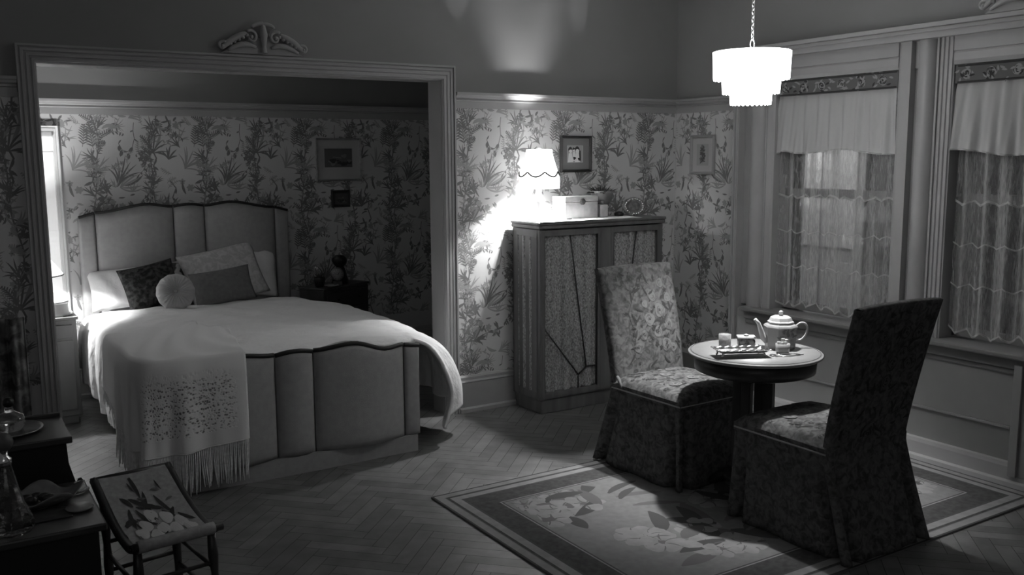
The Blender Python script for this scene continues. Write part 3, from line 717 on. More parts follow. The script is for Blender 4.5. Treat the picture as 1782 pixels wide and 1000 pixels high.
b.grid(rcf, n, 11, cu=True); b.build('pleated_cover', mat('pale_velvet', .42, .7, .2, .05, 20, sheen=.3), rc)
MB().ball(Mr @ Vector((0, 0, .026)), .012, 12).build('button', mat('pale_velvet_dark', .4, .7), rc)

# ------------------------------------------------------------------ left nightstand, drum box, lamp
ns = thing('nightstand', 'tall pale nightstand between the alcove casing and the bed', 'nightstand', (.52, 6.26, 0))
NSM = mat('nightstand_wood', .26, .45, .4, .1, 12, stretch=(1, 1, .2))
b = MB(); b.box(.32, .735, 6.115, 6.55, .05, .645); b.box(.34, .715, 6.13, 6.5, 0, .05); b.build('body', NSM, ns, bevel=.004)
MB().box(.31, .745, 6.10, 6.56, .645, .662).build('top', NSM, ns, bevel=.004)
dr = MB().box(.345, .71, 6.105, 6.118, .535, .615).build('drawer', NSM, ns, bevel=.003)
MB().ball((.60, 6.095, .575), .012, 10).build('knob', WOODD, dr)
MB().box(.345, .71, 6.105, 6.118, .09, .52).build('door', NSM, ns, bevel=.004)
bx = thing('drum_box', 'round white drum-shaped box on the left nightstand', 'box', (.635, 6.23, .662))
b = MB(); b.lathe([(.0, 0), (.092, 0), (.094, .005), (.078, .018), (.074, .070), (.072, .073), (0, .073)], (.635, 6.23, .663), 36); b.build('body', CERW, bx)
MB().lathe([(0, 0), (.078, 0), (.080, .010), (.066, .018), (0, .021)], (.635, 6.23, .737), 36).build('lid', CERW, bx)
lp = thing('table_lamp', 'lit table lamp with conical shade on the left nightstand', 'lamp', (.48, 6.33, .662))
MB().lathe([(0, 0), (.06, 0), (.06, .012), (.02, .03), (.016, .10), (.03, .13), (.03, .16), (.012, .20), (.01, .235), (0, .235)], (.48, 6.33, .662), 20).build('base', CERW, lp)
SH1 = glow('alcove_shade', 1.6, .8)
MB().shell([(.205, 0), (.06, .20)], (.50, 6.31, .905), 32).build('lamp_shade', SH1, lp, solid=.003)
MB().tube([(.50+.205*cos(a), 6.31+.205*sin(a), .905) for a in [2*pi*i/40 for i in range(40)]], .004, 6, closed=True).build('shade_trim', mat('trim_brown', .08, .6), lp)

# ------------------------------------------------------------------ right nightstand and its things
q = Matrix.Rotation(R(26), 3, 'Z'); N0 = Vector((2.365, 6.25, 0))
def nsp(x, y, z): return tuple(N0 + q @ Vector((x, y, z)))
ns2 = thing('nightstand', 'dark low nightstand in the shadow right of the bed', 'nightstand', tuple(N0+q @ Vector((.25, .12, 0))))
def obx(b, x0, x1, y0, y1, z0, z1):
    return b.add([nsp(x, y, z) for x in (x0, x1) for y in (y0, y1) for z in (z0, z1)], [(0, 1, 3, 2), (4, 6, 7, 5), (0, 4, 5, 1), (2, 3, 7, 6), (0, 2, 6, 4), (1, 5, 7, 3)])
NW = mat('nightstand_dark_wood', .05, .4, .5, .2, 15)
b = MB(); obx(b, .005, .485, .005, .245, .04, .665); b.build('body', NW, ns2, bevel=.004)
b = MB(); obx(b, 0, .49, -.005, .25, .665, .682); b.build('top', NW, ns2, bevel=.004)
for z0, z1 in ((.53, .64), (.39, .51)):
    b = MB(); obx(b, .03, .46, -.006, .006, z0, z1); d_ = b.build('drawer', NW, ns2, bevel=.003)
    for xx in (.14, .36): MB().ball(nsp(xx, -.014, (z0+z1)/2), .011, 8).build('knob', BLACK, d_)
t = thing('mantel_clock', 'small round-faced clock beside the dark draped figure on right nightstand', 'clock', nsp(.20, .06, .682))
Mc = Matrix.Rotation(R(-8), 3, 'Z') @ Matrix.Rotation(R(90), 3, 'X')
MB().lathe([(0, -.012), (.048, -.012), (.050, 0), (.046, .012), (.042, .014), (0, .014)], nsp(.20, .05, .762), 28, M=Mc).build('case', mat('clock_case', .2, .3, metal=.6), t)
MB().lathe([(0, 0), (.040, 0), (.040, .003), (0, .003)], Vector(nsp(.20, .05, .762))+Mc @ Vector((0, 0, .014)), 28, M=Mc).build('dial', mat('clock_dial', .35, .5), t)
b = MB(); c0 = Vector(nsp(.20, .05, .762))
for k in range(12):
    a = 2*pi*k/12; b.rbox(c0+Mc @ Vector((.033*cos(a), .033*sin(a), .0175)), .0012, .004, .0006, Mc @ Matrix.Rotation(a+pi/2, 3, 'Z'))
b.rbox(c0+Mc @ Vector((.006, .009, .0185)), .0012, .012, .0006, Mc @ Matrix.Rotation(R(-35), 3, 'Z')); b.rbox(c0+Mc @ Vector((-.009, .003, .0185)), .001, .016, .0006, Mc @ Matrix.Rotation(R(70), 3, 'Z'))
b.build('hands_and_marks', BLACK, t)
b = MB(); b.box(-.03, .03, -.02, .02, 0, .03); b.v = [tuple(Vector(nsp(.20, .05, .682))+Vector(p_)) for p_ in b.v]; b.build('foot', mat('clock_case', .2), t, bevel=.004)
def blobby(prof, c, n=20, mod=None): return MB().lathe(prof, c, n, mod=mod)
o = blobby([(0, 0), (.062, 0), (.058, .03), (.045, .07), (.034, .11), (.028, .125), (.045, .14), (.056, .165), (.055, .185), (.035, .207), (0, .213)], nsp(.285, .10, .684), 20, lambda a, z: 1+.06*sin(3*a+z*30)).build('draped_figure', BLACK, origin=nsp(.285, .10, .684))
tag(o, 'black hooded figurine standing behind the clock on the right nightstand', 'figurine')
pt = thing('potted_plant', 'dark pot with pale flowers on the left end of right nightstand', 'plant', nsp(.065, .10, .683))
MB().lathe([(0, 0), (.03, 0), (.040, .04), (.043, .068), (.038, .07), (.034, .055), (0, .05)], nsp(.065, .10, .683), 20).build('pot', mat('dark_pot', .02, .4), pt)
b = MB(); random.seed(8); c0 = Vector(nsp(.065, .10, .74))
for i in range(26):
    a = random.random()*6.28; l = random.uniform(.04, .09); d3 = Vector((cos(a)*.6, sin(a)*.6, random.uniform(.5, 1.2))).normalized()
    sd = d3.cross(Vector((0, 0, 1))).normalized()*.008
    b.add([c0, c0+d3*l*.5+sd, c0+d3*l, c0+d3*l*.5-sd], [(0, 1, 2, 3)])
b.build('foliage', mat('plant_grey_leaf', .10, .7), pt)
b = MB()
for i in range(9):
    a = random.random()*6.28; b.ball(c0+Vector((cos(a)*.04*random.random(), sin(a)*.04, random.uniform(.03, .08))), .012, 8)
b.build('flowers', mat('pale_petals', .3, .7), pt)
o = MB().lathe([(0, 0), (.03, 0), (.055, .007), (.053, .009), (.03, .003), (0, .003)], nsp(.13, .045, .683), 24).build('saucer', mat('pale_saucer', .35, .3), origin=nsp(.13, .045, .683)); tag(o, 'pale saucer at the front corner of the right nightstand', 'dish')

# ------------------------------------------------------------------ wall pictures
def picture(nm, label, fn, a0, a1, z0, z1, fw, fd, fm, mm, mw, draw, am, origin):
    t = thing(nm, label, 'picture', origin)
    b = MB(); frame_sweep(b, [(a0+fw, z0+fw), (a0+fw, z1-fw), (a1-fw, z1-fw), (a1-fw, z0+fw)], [(-1, -1), (-1, 1), (1, 1), (1, -1)],
        [(0, 0), (0, fd*.6), (fw*.3, fd), (fw*.6, fd*.75), (fw*.85, fd*1.1), (fw, fd*.8), (fw, 0)], fn, True); b.build('frame', fm, t)
    b = MB(); b.prism([(a0+fw*.8, z0+fw*.8), (a1-fw*.8, z0+fw*.8), (a1-fw*.8, z1-fw*.8), (a0+fw*.8, z1-fw*.8)], fn, .001, fd*.35); b.build('mat_board', mm, t)
    ix0, ix1, iz0, iz1 = a0+fw+mw[0], a1-fw-mw[1], z0+fw+mw[2], z1-fw-mw[3]
    b = MB(); b.prism([(ix0, iz0), (ix1, iz0), (ix1, iz1), (ix0, iz1)], fn, fd*.35, fd*.35+.001)
    f2 = lambda a, z, tt: fn(ix0+a*(ix1-ix0), iz0+z*(iz1-iz0), fd*.35+.001+tt)
    d = Draw(); draw(d); d.put(b, f2, 1, .0005, lambda a, z: 0 < a < 1 and 0 < z < 1)
    b.build('print', am, t); return t
FA = lambda a, z, t: (a, YA-.004-t, z); FB = lambda a, z, t: (a, YB-.004-t, z); FR = lambda a, z, t: (XR-.004-t, a, z)
G = lambda c: mat('print_grey_%d' % int(c*100), c, .6)
def land(d):
    for i in range(9): d.blob(random.uniform(.1, .9), random.uniform(.15, .4), random.uniform(.05, .12), random.choice((0, 1)))
    d.strip([(0, .45), (.3, .55), (.6, .5), (1, .62)], lambda t: .03, 1); d.blob(.3, .35, .12, 0); d.blob(.7, .6, .1, 1); d.strip([(0, .93), (1, .93)], lambda t: .06, 0)
random.seed(21)
SILF = mat('silver_leaf_frame', .32, .35, .5, .2, 40); DKF = mat('dark_frame', .045, .4)
picture('framed_print', 'wide-matted landscape print in thin silver frame on the alcove wall', FA, 2.535, 2.90, 1.428, 1.752, .014, .02, SILF, mat('mat_white', .46, .7), (.055, .06, .09, .065), land, [G(.12), G(.05), G(.2)], (2.72, YA, 1.59))
picture('framed_photo', 'small dark framed picture below the wide-matted print', FA, 2.648, 2.797, 1.228, 1.358, .022, .02, DKF, mat('mat_dark', .07, .6), (.004, .004, .004, .004), land, [G(.09), G(.05), G(.15)], (2.72, YA, 1.29))
def kids(d):
    d.strip([(.02, .5), (.98, .5)], lambda t: .49, 1)
    for x, r in ((.18, .13), (.62, .16)):
        d.blob(x, .78, r, 0, 8, .08); d.blob(x+.02, .66, r*.8, 2, 8, .05); d.strip([(x, .55), (x+.02, .02)], lambda t: .10+.07*t, 2)
    d.blob(.40, .80, .08, 0); d.blob(.42, .70, .07, 2); d.strip([(.42, .62), (.42, .1)], lambda t: .08, 2); d.strip([(.8, .7), (.82, .1)], lambda t: .05, 0); d.blob(.45, .25, .09, 0); d.blob(.75, .2, .08, 0)
picture('framed_photo', 'black and white photograph of two children in a dark frame above the armoire', FB, 3.548, 3.80, 1.50, 1.737, .018, .022, DKF, mat('mat_grey', .2, .7), (.04, .05, .045, .045), kids, [G(.6), G(.03), G(.35), G(.8)], (3.67, YB, 1.62))
def bot(d):
    d.vine([(.5, .1), (.48, .35), (.52, .6), (.5, .9)], 0, 1, .01, .25); d.flower(.5, .75, .22, 6, 1, 0); d.flower(.4, .45, .18, 6, 0, 1); d.flower(.62, .3, .15, 6, 1, 0)
    for i in range(16): d.leaf(.5, random.uniform(.15, .8), random.uniform(-1, 4), .25, .04, .1, 0, 3)
picture('framed_print', 'pale framed botanical print on the papered wall beside the windows', FR, 4.63, 4.862, 1.475, 1.742, .02, .018, mat('pale_frame', .36, .5), mat('mat_pale', .5, .7), (.04, .04, .04, .04), bot, [G(.4), G(.1), G(.2)], (XR, 4.74, 1.6))

# ------------------------------------------------------------------ armoire
AX0, AX1, AY0, AY1, AZ = 3.165, 4.15, 4.69, 5.0, 1.205
ar = thing('armoire', 'low dark armoire with lace-backed geometric doors against the back wall', 'armoire', ((AX0+AX1)/2, 4.84, 0))
b = MB(); b.box(AX0+.015, AX1-.005, AY0+.012, AY1, 0, .088); b.build('plinth', ARMW, ar, bevel=.004)
b = MB(); b.box(AX0+.005, AX0+.02, AY0+.02, AY1, .09, AZ-.045); b.box(AX1-.02, AX1, AY0+.02, AY1, .09, AZ-.045); b.box(AX0, AX1, AY1-.012, AY1, .09, AZ-.045)
b.box(AX0, AX0+.035, AY0, AY0+.035, .09, AZ-.045); b.box(AX0, AX0+.03, AY1-.06, AY1-.002, .09, AZ-.045); b.box(AX0-.001, AX0+.02, AY0+.03, AY1-.05, .09, .14); b.box(AX0-.001, AX0+.02, AY0+.03, AY1-.05, AZ-.09, AZ-.045)
b.box(AX0-.001, AX0+.012, AY0+.03, AY0+.095, .14, AZ-.09)
b.box(AX1-.035, AX1, AY0, AY0+.03, .09, AZ-.045); b.box(AX0+.03, AX1-.03, AY0+.004, AY0+.30, .09, .10); b.build('body', ARMW, ar, bevel=.003)
b = MB(); b.box(AX0-.012, AX1+.012, AY0-.014, AY1, AZ-.042, AZ-.018); b.box(AX0-.018, AX1+.016, AY0-.02, AY1, AZ-.018, AZ); b.build('top', ARMW, ar, bevel=.006)
b = MB(); b.grid(lambda u, v: (AX0+.006-.006*sin(u*14), AY0+.095+u*(.165), .14+v*(AZ-.23)), 24, 2); b.build('side_lace', ARMF, ar)
BLK = mat('armoire_muntin', .03, .4)
def door(x0, x1, flipd):
    y = AY0-.002; W_ = x1-x0
    b = MB(); fw = .022
    b.box(x0, x0+fw, y, y+.02, .10, AZ-.05); b.box(x1-fw, x1, y, y+.02, .10, AZ-.05); b.box(x0+fw, x1-fw, y, y+.02, .10, .137); b.box(x0+fw, x1-fw, y, y+.02, AZ-.088, AZ-.05)
    d_ = b.build('door', ARMW, ar, bevel=.003)
    MB().grid(lambda u, v: (x0+fw+u*(W_-2*fw), y+.019+.011*sin(u*27+.6*sin(u*9))+.004*sin(u*61), .137+v*(AZ-.088-.137)), 80, 2).build('lace_panel', ARMF, d_)
    X = lambda f_: (x0+fw+f_*(W_-2*fw)) if not flipd else (x1-fw-f_*(W_-2*fw))
    segs = [((.48, AZ-.088), (.79, .268)), ((0, .545), (.64, .222)), ((.64, .222), (.79, .268)), ((.79, .268), (1, .265)), ((.64, .222), (.64, .137))]
    for (a, z1), (c_, z2) in segs:
        MB().tube([(X(a), y+.006, z1), (X(c_), y+.006, z2)], .0055, 6, flat=.8).build('muntin', BLK, d_)
    b = MB()
    for xx in (x0+fw-.0, x1-fw+.0): b.tube([(xx, y+.004, .137), (xx, y+.004, AZ-.088)], .003, 6)
    b.build('bead', BLK, d_)
    return d_
door(AX0+.012, 3.632, False); door(3.715, 4.125, True)
d2 = MB().box(3.632, 3.715, AY0-.002, AY0+.02, .10, AZ-.05).build('centre_stile', ARMW, ar, bevel=.003)
b = MB(); b.tube([(3.672, AY0-.004, .68), (3.672, AY0-.004, .62)], .004, 6); b.build('latch', BLK, ar)
# runner cloth on top
b = MB(); random.seed(5)
def runner(u, v):
    x = AX0-.01+u*.80; yy = 4.70+.235*v - (.02*abs(sin(u*17))*(1-v)) - .028*(1-v)*(1-u*.6)
    return (x, yy, AZ+.0025+.001*sin(u*30+v*5))
b.grid(runner, 60, 10); o = b.build('table_runner', SHEET, origin=(3.5, 4.8, AZ), solid=.002); tag(o, 'white scallop-edged runner cloth lying on the armoire top', 'cloth')

# armoire lamp
lp = thing('table_lamp', 'lit lamp with scalloped fringed shade on the armoire', 'lamp', (3.262, 4.84, AZ+.004))
Z0 = AZ+.0045
MB().lathe([(0, 0), (.082, 0), (.08, .012), (.05, .03), (.022, .045), (.015, .07), (.018, .10), (.026, .115), (.018, .13), (.012, .17), (.018, .18), (.012, .2), (.008, .30), (.006, .33), (0, .33)], (3.262, 4.84, Z0), 28).build('base', CERW, lp)
MB().lathe([(0, 0), (.012, 0), (.016, .01), (.006, .02), (0, .022)], (3.262, 4.84, 1.638), 12).build('finial', CERW, lp)
sh = glow('lit_silk_shade', 3.2, .8)
NS = 7
def scal(a): return abs(sin(a*NS/2+.3))
def shade_fn(u, v):
    a = 2*pi*u; s_ = scal(a); t = v
    r = .080+.040*t**1.7+.006*s_*t; z = 1.645-.135*t-.030*s_*t**3
    return (3.262+r*cos(a), 4.84+r*sin(a), z)
shd = MB().grid(shade_fn, 96, 12, cu=True).build('lamp_shade', sh, lp, solid=.002)
MB().shell([(.082, 1.645), (.056, 1.648)], (3.262, 4.84, 0), 40).build('light_stop_ring', sh, lp)  # ring added to narrow the beam leaving the shade top
MB().tube([Vector(shade_fn(i/96, 1))+Vector((cos(2*pi*i/96), sin(2*pi*i/96), 0))*.003 for i in range(96)], .0042, 6, closed=True).build('shade_trim', mat('shade_trim_black', .006, .8), lp)
fr = MB(); fm = glow('lit_fringe', .9, .8)
for i in range(130):
    p0 = Vector(shade_fn(i/130, 1)); fr.tube([p0, Vector((p0.x, p0.y, 1.44)), Vector((p0.x, p0.y, 1.405))], .0033, 4, cap=False)
fr.build('fringe', fm, lp)

# boxes, vase, bottle, oval frame on the armoire
bx = thing('keepsake_box', 'white keepsake box with round clasp on the armoire', 'box', (3.57, 4.86, Z0))
b = MB(); b.box(3.44, 3.70, 4.81, 4.95, Z0, Z0+.105); b.build('body', mat('box_white', .42, .6, .3, .15, 30), bx, bevel=.003)
b = MB(); b.box(3.438, 3.702, 4.808, 4.952, Z0+.107, Z0+.14); b.build('lid', mat('box_white', .42), bx, bevel=.003)
MB().lathe([(0, -.004), (.02, -.004), (.02, .003), (.012, .006), (0, .006)], (3.575, 4.806, Z0+.106), 20, M=Matrix.Rotation(R(90), 3, 'X')).build('clasp', DKF, bx)
bt = thing('square_bottle', 'small square white bottle right of the keepsake box', 'bottle', (3.755, 4.84, Z0))
MB().box(3.722, 3.785, 4.81, 4.86, Z0, Z0+.082).build('body', mat('box_white', .42), bt, bevel=.006)
MB().lathe([(0, 0), (.012, 0), (.012, .025), (0, .027)], (3.753, 4.835, Z0+.08), 14).build('cap', mat('cap_grey', .2, .4), bt)
vs = thing('footed_urn', 'dark footed urn with leafy sprigs on the armoire', 'vase', (3.815, 4.92, AZ))
MB().lathe([(0, 0), (.04, 0), (.038, .01), (.014, .02), (.014, .04), (.045, .07), (.072, .115), (.074, .15), (.082, .165), (.076, .168), (.066, .15), (.03, .08), (0, .07)], (3.82, 4.925, Z0), 24).build('urn', mat('urn_pewter', .16, .4, .5, .2, 20), vs)
b = MB(); random.seed(18)
for i in range(70):
    a = random.random()*6.28; l = random.uniform(.04, .10); d3 = Vector((cos(a)*.9, sin(a)*.7, random.uniform(.1, .9))).normalized(); c0 = Vector((3.82+.04*cos(a), 4.925+.04*sin(a), AZ+.155))
    sd = d3.cross(Vector((0, 0, 1))).normalized()*.007; e = c0+d3*l; e.z -= .02*random.random()
    b.add([c0, c0+d3*l*.5+sd, e, c0+d3*l*.5-sd], [(0, 1, 2, 3)])
b.build('foliage', mat('urn_leaf', .07, .7), vs)
of = thing('oval_photo_frame', 'small ornate frame with oval photo at the right end of armoire top', 'picture frame', (4.02, 4.85, AZ))
Mo = Matrix.Rotation(R(-10), 3, 'X')
def ofn(a, z, t): return tuple(Vector((4.02, 4.83, AZ+.001))+Mo @ Vector((a, -t, z)))
b = MB(); P1 = [(.09*cos(t)*(1+.08*abs(cos(t*4))), .062+.06*sin(t)*(1+.08*abs(cos(t*4)))) for t in [2*pi*i/40 for i in range(40)]]
b.prism(P1, ofn, 0, .012); b.build('frame', mat('pewter_frame', .35, .3, .6, .3, 50, metal=.7), of)
b = MB()
for i in range(22):
    t = 2*pi*i/22; b.ball(ofn(.076*cos(t), .062+.05*sin(t), .013), .008, 8)
b.build('beading', METAL, of)
b = MB(); b.prism([(.052*cos(t), .062+.034*sin(t)) for t in [2*pi*i/30 for i in range(30)]], ofn, .012, .0145); b.build('photo', mat('photo_oval', .2, .3, .5, .5, 40), of)
o = MB().lathe([(0, 0), (.028, 0), (.034, .02), (.02, .032), (0, .035)], (3.915, 4.86, AZ), 16).build('trinket_pot', mat('dark_pot', .02), origin=(3.915, 4.86, AZ)); tag(o, 'tiny dark pot between the urn and the oval frame', 'pot')
o = MB().box(3.40, 3.44, 4.735, 4.755, Z0+.001, Z0+.009).build('small_clip', DKF, origin=(3.42, 4.745, Z0), bevel=.002); tag(o, 'small dark clip lying on runner in front of the keepsake box', 'clip')

# ------------------------------------------------------------------ rug
RX0, RX1, RY0, RY1 = 1.93, 4.325, 2.20, 3.785
b = MB(); b.box(RX0, RX1, RY0, RY1, .0005, .008, 0)
def ring(d0, d1, m, z):
    for (x0, x1, y0, y1) in ((RX0+d0, RX1-d0, RY0+d0, RY0+d1), (RX0+d0, RX1-d0, RY1-d1, RY1-d0), (RX0+d0, RX0+d1, RY0+d1, RY1-d1), (RX1-d1, RX1-d0, RY0+d1, RY1-d1)):
        b.add([(x0, y0, z), (x1, y0, z), (x1, y1, z), (x0, y1, z)], [(0, 1, 2, 3)], m)
ring(0, .01, 4, .0084); ring(.01, .045, 3, .0084); ring(.05, .065, 4, .0084); ring(.065, .105, 3, .0084); ring(.105, .117, 1, .0084); ring(.117, .235, 4, .0084); ring(.235, .242, 3, .0084); ring(.242, .25, 1, .0084)
d = Draw(); random.seed(14)
def cluster(cx, cy, s_):
    for i in range(12): d.leaf(cx+random.uniform(-.2, .2)*s_, cy+random.uniform(-.15, .15)*s_, random.random()*6.28, random.uniform(.14, .24)*s_, .035*s_, random.uniform(-.2, .2), random.choice((0, 1)), 6)
    for i in range(10):
        x, y = cx+random.uniform(-.2, .2)*s_, cy+random.uniform(-.17, .17)*s_; r = random.uniform(.06, .09)*s_; a0 = random.random()*6
        for k in range(6): d.blob(x+r*.75*cos(a0+k*pi/3), y+r*.75*sin(a0+k*pi/3), r*.46, 2, 6, .15)
        for k in range(6): d.leaf(x+r*.2*cos(a0+k*pi/3+.5), y+r*.2*sin(a0+k*pi/3+.5), a0+k*pi/3+.5, r*.8, r*.05, .2, 1, 4)
        d.blob(x, y, r*.2, 1)
    for i in range(5): d.leaf(cx+.24*s_, cy+random.uniform(-.2, .15)*s_, random.uniform(-.6, .5), random.uniform(.16, .26)*s_, .022*s_, .15, random.choice((0, 1)), 6)
for cx_, cy_, s_ in ((2.42, 3.37, 1.), (2.62, 2.72, 1.1), (3.95, 3.4, .9), (3.9, 2.75, .9), (3.2, 3.1, 1.), (3.2, 2.5, .8)): cluster(cx_, cy_, s_)
d.put(b, lambda x, y, t: (x, y, .0084+t), 1, .0002, lambda x, y: RX0+.26 < x < RX1-.26 and RY0+.26 < y < RY1-.26)
o = b.build('rug', [mat('rug_field', .16, .95, .1, .08, 30), mat('rug_leaf_dark', .055, .95), mat('rug_leaf_mid', .095, .95), mat('rug_petal', .22, .95, .1, .1, 20), mat('rug_border', .06, .95, .1, .2, 40)], origin=(3.1, 3.0, 0)); tag(o, 'floral rug with pale ground and dark striped border under the tea table', 'rug')

# ------------------------------------------------------------------ tea table
TX, TY, TZ = 3.224, 2.99, .70
tt = thing('tea_table', 'small round pedestal tea table with pale top', 'table', (TX, TY, .009))
MB().lathe([(0, 0), (.296, 0), (.306, .006), (.307, .012), (.303, .017), (.297, .0175), (.297, .0185), (0, .0185)], (TX, TY, TZ-.0185), 72).build('tabletop', mat('table_top_pale', .25, .4, .4, .06, 12), tt)
MB().tube([(TX+.293*cos(a), TY+.293*sin(a), TZ+.0002) for a in [2*pi*i/72 for i in range(72)]], .0016, 4, closed=True).build('inlay_line', mat('inlay_dark', .05, .4), tt)
MB().lathe([(0, 0), (.25, 0), (.275, .01), (.28, .075), (0, .075)], (TX, TY, TZ-.094), 60).build('apron', WOODD, tt)
for k in range(4):
    a = R(20+90*k); cxk, cyk = TX+.075*cos(a), TY+.075*sin(a); Mk = Matrix.Rotation(a, 3, 'Z')
    MB().rbox((cxk, cyk, .36), .022, .022, .245, Mk).build('pillar', WOODD, tt, bevel=.004)
b = MB()
b.lathe([(0, 0), (.13, 0), (.13, .02), (.09, .035), (0, .035)], (TX, TY, .09), 28)
for k in range(4):
    a = R(20+90*k); b.tube([(TX+.06*cos(a), TY+.06*sin(a), .105), (TX+.15*cos(a), TY+.15*sin(a), .075), (TX+.21*cos(a), TY+.21*sin(a), .03)], [.028, .024, .02], 8)
b.build('base', WOODD, tt)

# teapot (eight-sided)
TP = Vector((3.375, 2.975, TZ+.0005))
tp = thing('teapot', 'octagonal ceramic teapot with floral panel on the tea table', 'teapot', TP)
vd = Vector((sin(YAW), cos(YAW), 0)); rt = Vector((cos(YAW), -sin(YAW), 0))
def octl(prof, c, mt, nm, par, n=8, ph=pi/8): 
    M = Matrix.Rotation(ph-YAW, 3, 'Z'); return MB().lathe(prof, c, n, sm=False, M=M).build(nm, mt, par, bevel=.0015)
octl([(0, 0), (.068, 0), (.070, .006), (.073, .05), (.077, .098), (.080, .104), (.074, .112), (.062, .117), (0, .117)], TP, CERAM, 'body', tp)
octl([(0, 0), (.060, 0), (.062, .008), (.055, .013), (.048, .028), (.038, .034), (0, .035)], TP+Vector((0, 0, .118)), CERT, 'lid', tp)
MB().ball(TP+Vector((0, 0, .168)), .011, 14).lathe([(0, 0), (.012, 0), (.006, .008), (0, .01)], TP+Vector((0, 0, .152)), 12).build('lid_knob', CERT, tp)
sp = [(-.062, .035), (-.080, .050), (-.092, .085), (-.104, .118), (-.122, .138)]
MB().tube([TP+rt*a+Vector((0, 0, z)) for a, z in sp], [.018, .015, .012, .009, .008], 12).build('spout', CERT, tp)
hp = [(.070, .100), (.092, .118), (.114, .116), (.127, .095), (.122, .066), (.106, .044), (.09, .036), (.068, .036)]
def smooth(pts, k=4):
    out = []; N = len(pts)
    for i in range(N-1):
        q = lambda j: Vector(pts[max(0, min(N-1, j))])
        for s_ in range(k):
            t = s_/k; p0, p1, p2, p3 = q(i-1), q(i), q(i+1), q(i+2)
            out.append(.5*((2*p1)+(p2-p0)*t+(2*p0-5*p1+4*p2-p3)*t*t+(3*p1-p0-3*p2+p3)*t**3))
    return out+[Vector(pts[-1])]
MB().tube(smooth([TP+rt*a+Vector((0, 0, z)) for a, z in hp]), .005, 10).build('handle', CERT, tp)
b = MB(); d = Draw(); random.seed(31)
for i in range(10): d.flower(random.uniform(-.02, .05), random.uniform(.05, .095), random.uniform(.008, .013), 5, random.choice((0, 1)), 0)
for i in range(8): d.leaf(random.uniform(-.02, .05), random.uniform(.03, .09), random.uniform(0, 3), .025, .004, .1, 0, 3)
d.put(b, lambda a, z, t: tuple(TP+rt*a-vd*(.0655+.075*z+.0008+t)+Vector((0, 0, z))), 0, .0006)
b.build('painted_flowers', [mat('teapot_flower_dark', .12, .3), mat('teapot_flower_mid', .25, .3)], tp)

# tray on feet
tr = thing('silver_tray', 'rectangular rippled silver tray at the front left of tea table', 'tray', (3.08, 2.93, TZ))
TA = R(-26); Mt = Matrix.Rotation(TA, 3, 'Z'); T0 = Vector((3.085, 2.945, TZ+.0215))
def trf(u, v):
    a, c_ = 2*u-1, 2*v-1; e = max(abs(a), abs(c_)); rim = max(0, (e-.72)/.28)
    return tuple(T0+Mt @ Vector((a*.125, c_*.052, .016*rim**1.3+.0006*sin(a*18)*sin(c_*7)+.0016*rim*sin(a*22+c_*9))))
MB().grid(trf, 56, 26).build('dish', METAL, tr, solid=.0025)
for sx in (-1, 1):
    for sy in (-1, 1): MB().tube([tuple(T0+Mt @ Vector((sx*.095, sy*.036, 0))), tuple(T0+Mt @ Vector((sx*.10, sy*.04, -.0195)))], [.006, .004], 6).build('foot', METAL, tr)
# tumbler, sugar box, cup, spoons
gl = thing('glass_tumbler', 'etched glass tumbler behind the silver tray', 'glass', (3.165, 3.125, TZ))
MB().lathe([(0, 0), (.026, 0), (.0285, .004), (.0295, .064), (.027, .064), (.025, .008), (0, .008)], (3.165, 3.125, TZ+.0005), 28).build('bowl', mat('etched_glass', .75, .12, .6, trans=.7, bump=.3, bs=90), gl)
MB().lathe([(0, 0), (.0245, 0), (.0258, .053), (0, .054)], (3.165, 3.125, TZ+.009), 24).build('drink', mat('milky_drink', .28, .3), gl)
sb = thing('sugar_box', 'small patterned ceramic box with white lid beside the teapot', 'box', (3.245, 3.07, TZ))
c0 = Vector((3.255, 3.075, TZ+.0005)); Ms = Matrix.Rotation(-YAW-.1, 3, 'Z')
def sbox(hx, hy, z0, z1, mt, nm, bev): return MB().rbox(c0+Vector((0, 0, (z0+z1)/2)), hx, hy, (z1-z0)/2, Ms).build(nm, mt, sb, bevel=bev)
sbox(.040, .032, 0, .044, noisemat('marbled_glaze', .06, .25, 45, .42, .55, rough=.25), 'body', .012); sbox(.043, .035, .045, .054, CERT, 'lid', .004)
MB().ball(c0+Vector((0, 0, .058)), .012, 12, sc=(1, 1, .45)).build('lid_knob', CERT, sb)
cp = thing('sugar_cup', 'small ribbed cup heaped with sugar cubes in front of the teapot', 'cup', (3.30, 2.90, TZ))
c0 = Vector((3.292, 2.885, TZ+.0005))
MB().lathe([(0, 0), (.024, 0), (.031, .012), (.033, .044), (.030, .044), (.028, .014), (0, .008)], c0, 40, mod=lambda a, z: 1+.025*sin(a*16)).build('bowl', CERAM, cp)
for i, (x, y, z, a) in enumerate(((-.010, -.004, .047, 10), (.010, .002, .046, 40), (.002, -.012, .048, 70), (.004, .004, .061, 25), (-.012, .012, .046, 60), (.013, -.008, .058, 5))):
    o = MB().rbox(c0+Vector((x, y, z)), .0075, .0075, .0065, Matrix.Rotation(R(a), 3, 'Z')).build('sugar_cube', CERT, origin=c0+Vector((x, y, z)), bevel=.0015)
    tag(o, 'white sugar cube heaped in the small ribbed cup', 'sugar cube', 'sugar cubes in the ribbed cup')
